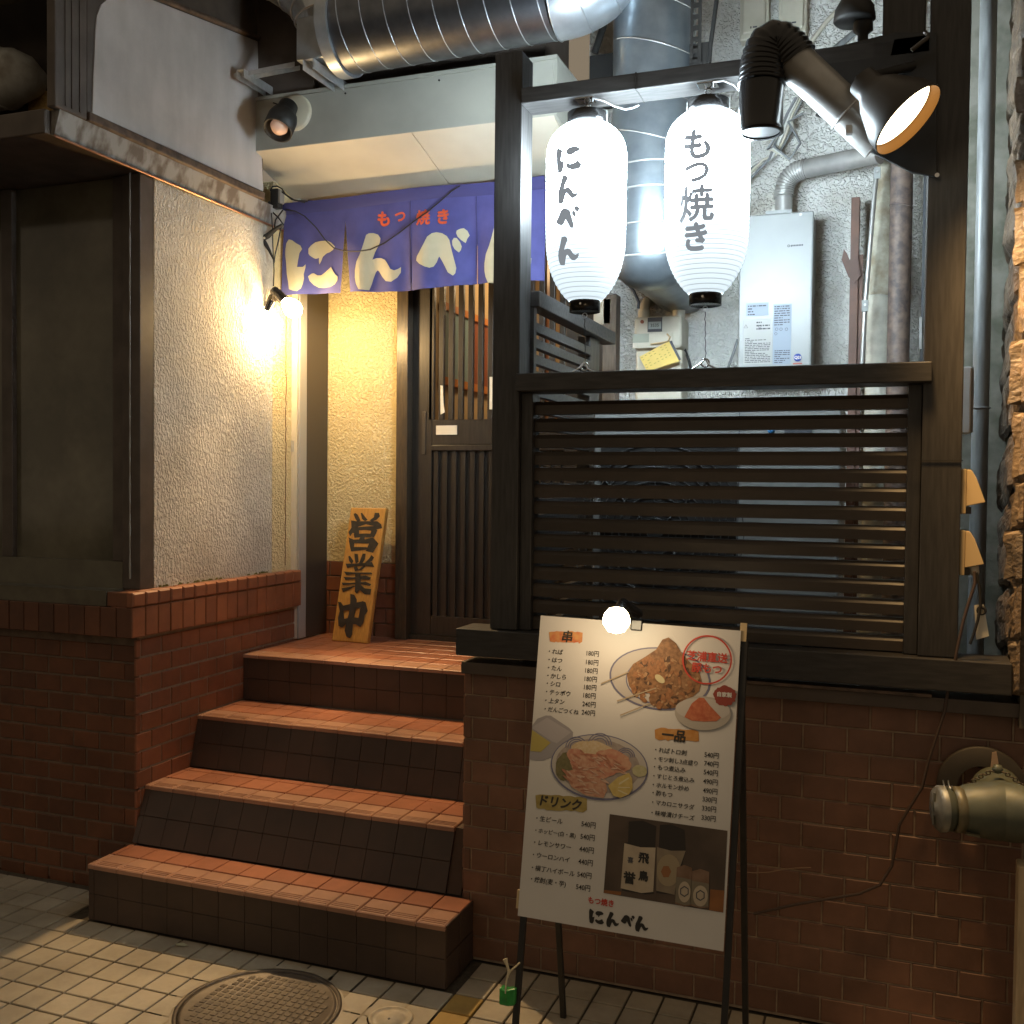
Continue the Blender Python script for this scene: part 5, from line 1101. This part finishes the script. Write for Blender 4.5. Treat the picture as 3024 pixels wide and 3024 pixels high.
# bowl with red paste
ink([ell(1590, 900, 228, 138, .05)], PC('bowl_shade', (.43, .39, .34)), 'dish', 11); ink([ell(1590, 870, 222, 92, .06)], pw, 'dish', 12)
ink([[(1440, 930), (1500, 820), (1560, 772), (1600, 775), (1650, 840), (1740, 935), (1700, 965), (1600, 968), (1500, 960)]], PC('red_paste', (.42, .10, .045), (.52, .17, .08), 120), 'food', 13)
# stamp
def ring(cx, cy, r1, r0, mat, layer):
    mb = MB(); n = 56; P = []
    for k in range(n):
        a = 2*math.pi*k/n
        for q in (r1, r0): P.append(A_(cx+q*math.cos(a), cy+q*.99*math.sin(a))+nz*(.0006+.0003*layer))
    mb.add(P, [(2*k, 2*k+1, (2*k+3) % (2*n), (2*k+2) % (2*n)) for k in range(n)]); mb.build('stamp_ring', mat, bd_)
ring(1625, 465, 203, 190, REDP, 14)
def words(items, mat, f=A_, layer=2, name='lettering', bold=.012, shear=0., wx=1.):
    mb = MB()
    for t, x, y, px, *c in items:
        size = (f(x+50, y)-f(x-50, y)).dot(ex)/100*px
        put(mb, t, f(x, y)+nz*(.0006+.0003*layer), ex, ey, size, bold, shear, bool(c and c[0]), wx)
    mb.build(name, mat, bd_)
words([('芝浦直送', 1626, 440, 84, 1), ('豚もつ', 1622, 535, 84, 1)], REDP, layer=15, bold=.022)
ink([ell(1770, 758, 92, 84, 0, 36, wob=.09, seed=9)], PC('badge_maroon', (.26, .045, .03)), 'badge', 14); words([('自家製', 1768, 748, 42, 1)], BOARD, layer=16, bold=.03)
words([('串', 485, 275, 96, 1)], SUMI, layer=3, bold=.02, shear=.1); words([('一品', 1352, 1083, 100, 1)], SUMI, layer=3, bold=.03, shear=.12); words([('ドリンク', 432, 1628, 92, 1)], SUMI, layer=3, bold=.03, shear=.15)
left = [('・れば', 335, 393, 44), ('・はつ', 332, 462, 44), ('・たん', 328, 527, 44), ('・かしら', 322, 592, 44), ('・シロ', 318, 655, 44), ('・テッポウ', 312, 722, 44), ('・上タン', 306, 792, 44), ('・だんごつくね', 300, 862, 42)]
words(left, INK, bold=.012, shear=.12)
words([(p, x, y, 50) for p, x, y in (('180円', 642, 410), ('180円', 638, 482), ('180円', 632, 550), ('180円', 626, 617), ('180円', 622, 685), ('180円', 616, 752), ('240円', 608, 822), ('240円', 603, 890))], INK, bold=.010, wx=.9)
rt = [('・ればトロ刺', 1200, 1195, 46), ('・モツ刺し3点盛り', 1195, 1268, 44), ('・もつ煮込み', 1190, 1335, 46), ('・すじとろ煮込み', 1185, 1408, 44), ('・ホルモン炒め', 1180, 1480, 45), ('・酢もつ', 1178, 1545, 46), ('・マカロニサラダ', 1175, 1622, 45), ('・味噌漬けチーズ', 1170, 1708, 46)]
words(rt, INK, bold=.012, shear=.12)
words([(p, x, y, 54) for p, x, y in (('540円', 1602, 1236), ('740円', 1600, 1307), ('540円', 1596, 1378), ('490円', 1592, 1452), ('490円', 1590, 1527), ('330円', 1586, 1598), ('330円', 1582, 1672), ('330円', 1578, 1748))], INK, bold=.010, wx=.9)
words([('・生ビール', 232, 372, 47), ('・ホッピー(白・黒)', 224, 475, 40), ('・レモンサワー', 214, 570, 46), ('・ウーロンハイ', 204, 670, 46), ('・横丁ハイボール', 195, 775, 46), ('・焼酎(麦・芋)', 188, 872, 46)], INK, B_, bold=.012, shear=.12)
words([(p, x, y, 54) for p, x, y in (('540円', 600, 420), ('540円', 592, 522), ('440円', 583, 624), ('440円', 575, 726), ('540円', 566, 830), ('540円', 556, 932))], INK, B_, bold=.010, wx=.9)
words([('もつ焼き', 758, 1056, 58, 1)], REDP, B_, bold=.025, wx=.95)
def brand(g, cx, cy, px):
    gn = norm(g)[0]; s = (B_(cx+50, cy)-B_(cx-50, cy)).dot(ex)/100*px; o = B_(cx, cy)+nz*.0012; vs, fs = polymesh(gn); return [o+ex*(x*s)+ey*(y*s) for x, y in vs], fs
mb = MB()
for g, cx, cy, px in ((G_NI, 722, 1180, 112), (G_NN, 855, 1205, 120), (G_BE, 977, 1210, 92), (G_NN, 1092, 1240, 125)): mb.add(*brand(g, cx, cy, px))
mb.build('brand_lettering', INK, bd_)
# tray, sashimi plate
ink([[(200, 1000), (240, 945), (310, 918), (350, 920), (500, 1020), (532, 1055), (528, 1110), (420, 1180), (380, 1250), (290, 1285), (230, 1285), (176, 1275), (180, 1200)]], PC('tray_grey', (.34, .32, .33)), 'dish', 1)
ink([[(205, 1010), (320, 935), (515, 1055), (400, 1145), (360, 1130), (200, 1025)]], PC('tray_light', (.42, .39, .40)), 'dish', 2); ink([[(198, 1035), (350, 1140), (270, 1215), (184, 1208)]], PC('tray_yellow', (.44, .36, .10)), 'food', 3)
ink([ell(747, 1340, 398, 268, .12)], pbl, 'dish', 4); ink([ell(747, 1336, 388, 256, .12)], pw, 'dish', 5); ink([ell(735, 1330, 345, 220, .12)], PC('plate_inner', (.30, .25, .22), (.40, .34, .30)), 'dish', 6)
mb = MB()
for cx, cy, rr2 in ((560, 1180, 90), (750, 1160, 100), (960, 1260, 80)):
    for q in (1, .8, .6): mb.add(*(lambda P: (P, [(2*k, 2*k+1, 2*k+3, 2*k+2) for k in range(15)]))([A_(cx+(rr2*q-(0 if s else 7))*math.cos(math.pi+math.pi*k/15), cy+(rr2*q-(0 if s else 7))*math.sin(math.pi+math.pi*k/15))+nz*(.0006+.0003*7) for k in range(16) for s in (0, 1)]))
mb.build('dish_pattern', pbl, bd_)
pk = PC('pink_meat', (.50, .20, .13), (.58, .34, .22), 80); pk2 = PC('pale_meat', (.58, .36, .24), (.48, .22, .14), 100)
ink([ell(480, 1330, 90, 120, .3, 22, wob=.06, seed=21)], PC('dark_veg', (.13, .12, .05), (.2, .17, .08), 100), 'food', 8)
ink([ell(690, 1210, 170, 85, .1, 24, wob=.07, seed=22)], PC('shredded_veg', (.56, .42, .24), (.62, .5, .34), 140), 'food', 8)
ink([ell(560, 1250, 85, 60, .5, 20, wob=.08, seed=23), ell(860, 1290, 150, 90, .3, 24, wob=.06, seed=24), ell(700, 1330, 190, 100, .15, 26, wob=.05, seed=25)], pk, 'food', 9)
ink([[(465, 1380), (560, 1350), (700, 1400), (800, 1460), (810, 1530), (780, 1590), (640, 1570), (520, 1500)], ell(640, 1300, 110, 42, .35, 20, wob=.06, seed=26)], pk2, 'food', 10)
for nm, mt, cnt, ra in (('meat_shade', PC('meat_shade', (.36, .15, .09), (.46, .2, .12), 140), 26, 22), ('meat_streak', PC('meat_streak', (.64, .46, .34), (.58, .36, .26), 160), 34, 16)):
    P = []
    while len(P) < cnt:
        x, y = rnd.uniform(480, 1000), rnd.uniform(1190, 1590)
        if ((x-720)/255)**2+((y-1380)/195)**2 < 1 and not (x > 800 and y > 1400): P.append(ell(x, y, ra*rnd.uniform(1., 2.6), ra*rnd.uniform(.2, .5), .35+rnd.uniform(-.5, .5), 9, wob=.2, seed=rnd.randrange(999)))
    ink(P, mt, nm, {'meat_shade': 11, 'meat_streak': 12}[nm])
ink([ell(1075, 1370, 60, 48, .2, 20, wob=.05, seed=27)], PC('pale_green_veg', (.42, .40, .2), (.5, .46, .28), 90), 'food', 10)
ink([[(820, 1490), (900, 1420), (990, 1385), (1015, 1430), (1020, 1510), (990, 1560), (920, 1588), (860, 1570)]], PC('lemon_flesh', (.60, .46, .17), (.54, .40, .12), 90), 'food', 13)
ink([[(905, 1470), (985, 1420), (992, 1430), (912, 1484)], [(900, 1500), (1000, 1500), (1000, 1508), (900, 1508)], [(905, 1520), (980, 1556), (974, 1564), (898, 1530)]], PC('lemon_pith', (.66, .58, .34)), 'food', 14)
# bottle photograph
ink([[(830, 342), (1790, 478), (1755, 1145), (780, 985)]], PC('photo_dark', (.065, .045, .032), (.10, .07, .05), 12), 'photo', 1, B_)
for q_ in ([(1650, 955), (1765, 965), (1755, 1143), (1640, 1124)], [(788, 960), (925, 975), (920, 1004), (782, 984)]): ink([q_], PC('photo_table', (.30, .12, .035), (.22, .09, .03), 30), 'photo', 2, B_)
bt = PC('photo_bottle', (.028, .022, .018)); lb1 = PC('photo_label', (.50, .42, .31), (.44, .36, .27), 30); lb2 = PC('photo_label_dim', (.27, .22, .15), (.22, .17, .12), 30)
ink([[(985, 402), (1100, 395), (1210, 440), (1200, 640), (1190, 990), (1120, 995), (930, 965), (945, 580), (980, 570)], [(1240, 430), (1330, 425), (1440, 470), (1450, 640), (1360, 1000), (1210, 985)]], bt, 'photo_bottle', 3, B_)
ink([[(950, 578), (1080, 612), (1205, 615), (1185, 975), (1090, 985), (920, 945)]], lb1, 'photo_label', 4, B_); ink([[(1215, 610), (1330, 640), (1450, 640), (1380, 840), (1360, 1000), (1210, 965)]], lb2, 'photo_label', 4, B_)
ink([ell(1310, 800, 95, 130, .05)], PC('photo_label_mid', (.34, .27, .17)), 'photo_label', 5, B_); ink([ell(1290, 810, 42, 52, 0, 6)], PC('photo_emblem', (.30, .13, .05)), 'photo_label', 6, B_)
words([('飛', 1108, 700, 88, 1), ('鳥', 1105, 845, 84, 1), ('誉', 992, 860, 100, 1)], INK, B_, layer=6, bold=.03)
words([('喜', 1000, 715, 50, 1)], INKG, B_, layer=6, bold=.02)
for cx, w in ((1440, 62), (1570, 72)):
    dy = (cx-1440)*.25
    ink([[(cx-w, 775+dy), (cx, 755+dy), (cx+w, 780+dy), (cx+w-6, 1085+dy*.5), (cx, 1095+dy*.4), (cx-w-14, 1070+dy*.4)]], PC('photo_cup', (.17, .095, .055), (.24, .15, .1), 30), 'photo_bottle', 7, B_)
    ink([[(cx-w-6, 850+dy), (cx, 862+dy), (cx+w-2, 875+dy), (cx+w-8, 1075+dy*.5), (cx, 1085+dy*.4), (cx-w-12, 1055+dy*.4)]], PC('photo_cup_label', (.20, .17, .12)), 'photo_label', 8, B_)
    ink([ell(cx, 975+dy, w-12, 85, 0)], lb1, 'photo_label', 9, B_)
    mb = MB(); o = [A_] ; P = []
    for k in range(6):
        a = math.pi/6+math.pi*k/3
        for q in (40, 31): P.append(B_(cx+q*math.cos(a), 970+dy+q*1.15*math.sin(a))+nz*(.0006+.0003*10))
    mb.add(P, [(2*k, 2*k+1, (2*k+3) % 12, (2*k+2) % 12) for k in range(6)]); mb.build('photo_emblem', INKG, bd_)
# clip light of the menu
ml = thing('menu_lamp', onp(1163, 1170, O, nz), 'small glowing bulb clipped to the top edge of the menu board', 'lamp')
bc = at(1163, 1170, Y=O.y+.01); MB().lathe(bc, (0, 0, 1), [(.0001, -.0335), (.02, -.028), (.0325, -.01), (.0335, .002), (.029, .017), (.018, .029), (.0001, .033)], 28).build('bulb', BULBM, ml)
tp_ = O+ex*.255+ey*BH; MB().tube([bc+V((0, .028, .012)), bc+V((0, .06, .03)), tp_+V((0, .02, .02))], [.016, .018, .012], 14).build('holder', BLACK, ml)
MB().obox(tp_-ex*.015+nz*.004-ey*.02, ex*.03, -nz*.022, ey*.028).build('clip', BLACK, ml, bevel=.003)
lamp('menu_lamp_light', bc+V((0, -.07, .0)), (1., .68, .38), 1.0, .03)
# ================================================================== green bag on the easel leg
gb_ = thing('green_bag', at(957, 1880, Y=2.36), 'small green plastic bag tied with pale string to the easel leg', 'bag')
lc = onp(960, 1880, O, nz); P = [(943, 1862), (958, 1866), (974, 1864), (972, 1896), (960, 1898), (943, 1894)]
fr_ = [onp(*p, O, nz)+nz*(.006+.003*(i % 2)) for i, p in enumerate(P)]; MB().prism(fr_, -nz*.03).build('bag', GREEN, gb_, bevel=.004)
MB().tube([onp(*p, O, nz)+nz*.010 for p in ((956, 1872), (957, 1855), (960, 1840), (966, 1829), (975, 1822), (983, 1814))], .0022, 6).build('string', STRING, gb_)
MB().tube([onp(*p, O, nz)+nz*.010 for p in ((960, 1842), (962, 1828), (958, 1815), (955, 1807))], [.003, .003, .004, .007], 6).build('string_tuft', STRING, gb_)
# ================================================================== wooden OPEN sign
BL, BR_, TL, TR = V((-2.435, 4.155, .793)), V((-2.245, 4.146, .793)), V((-2.398, 4.262, 1.409)), V((-2.208, 4.254, 1.409))
ws = thing('wooden_sign', BL, 'leaning orange wooden sign board with black carved kanji on the landing', 'sign')
wn = (BR_-BL).cross(TL-BL).normalized(); wn = wn if wn.y < 0 else -wn
MB().obox(BL, BR_-BL, TL-BL, -wn*.03).build('board', SIGNB, ws, bevel=.005)
sx = lambda x, y: crop(900, 1450, 400/1546, x, y)
KJ = [[(558,262),(580,252),(605,268),(640,340),(600,350),(575,310)],[(640,255),(655,248),(690,295),(720,330),(690,345),(655,320)],[(800,250),(850,250),(860,290),(820,330),(770,350),(740,335),(790,300)],
[(530,335),(590,345),(700,345),(830,345),(875,380),(885,425),(810,440),(790,400),(700,380),(610,410),(590,480),(545,480),(520,520),(500,470),(535,420)],
[(560,440),(620,420),(625,520),(570,530)],[(590,415),(700,405),(800,400),(830,450),(800,460),(700,445),(610,450)],[(770,430),(830,450),(815,490),(790,530),(740,520)],[(560,490),(700,485),(770,490),(760,530),(660,525),(570,535)],
[(640,520),(690,520),(680,560),(620,560)],[(500,530),(560,555),(700,550),(780,530),(845,600),(740,600),(570,595),(520,580)],[(505,560),(570,590),(560,690),(530,690)],[(525,640),(700,640),(740,650),(700,670),(530,690)],[(740,590),(845,600),(815,650),(780,705),(700,685),(720,640)],
[(500,745),(520,740),(560,800),(540,835),(510,800)],[(570,715),(610,720),(620,810),(585,830),(572,770)],[(665,715),(700,715),(690,780),(660,830),(620,830)],[(765,730),(795,760),(770,800),(700,840),(690,820),(740,770)],
[(470,830),(560,830),(700,820),(770,810),(800,870),(700,855),(560,860),(490,880)],[(560,870),(600,860),(620,900),(580,920)],[(680,850),(700,860),(650,905),(600,910)],
[(450,920),(560,930),(760,930),(780,950),(700,950),(560,950),(480,960)],[(445,980),(560,985),(700,965),(765,990),(740,1015),(560,1005),(470,1015)],[(425,1045),(520,1050),(700,1035),(765,1065),(745,1085),(620,1060),(440,1075)],
[(580,930),(640,930),(650,1100),(600,1175),(575,1150),(580,1060)],[(560,1085),(600,1080),(520,1120),(440,1155),(425,1110)],[(630,1060),(690,1110),(765,1120),(755,1185),(690,1180),(620,1120)],
[(525,1175),(570,1185),(600,1240),(590,1350),(560,1480),(545,1640),(520,1680),(480,1660),(460,1590),(475,1520),(510,1400),(525,1270)],[(385,1265),(420,1270),(445,1310),(455,1450),(470,1530),(430,1560),(390,1540),(385,1450),(405,1370)],
[(440,1310),(560,1280),(670,1260),(690,1310),(620,1340),(450,1370)],[(660,1255),(700,1270),(725,1370),(690,1420),(670,1510),(640,1555),(600,1530),(620,1440),(640,1340)],[(450,1460),(560,1440),(620,1450),(640,1540),(580,1520),(460,1520)]]
wex = (BR_-BL).normalized(); wey = wn.cross(wex); wey = wey if wey.z > 0 else -wey
mb = MB()
for i, st_ in enumerate(KJ):
    P = [onp(*sx(*p), BL, wn) for p in st_]; vs, fs = polymesh([[((p-BL).dot(wex), (p-BL).dot(wey)) for p in P]])
    mb.add([BL+wex*x+wey*y+wn*(.0012+.00012*i) for x, y in vs], fs)
mb.build('kanji_lettering', SUMI, ws)
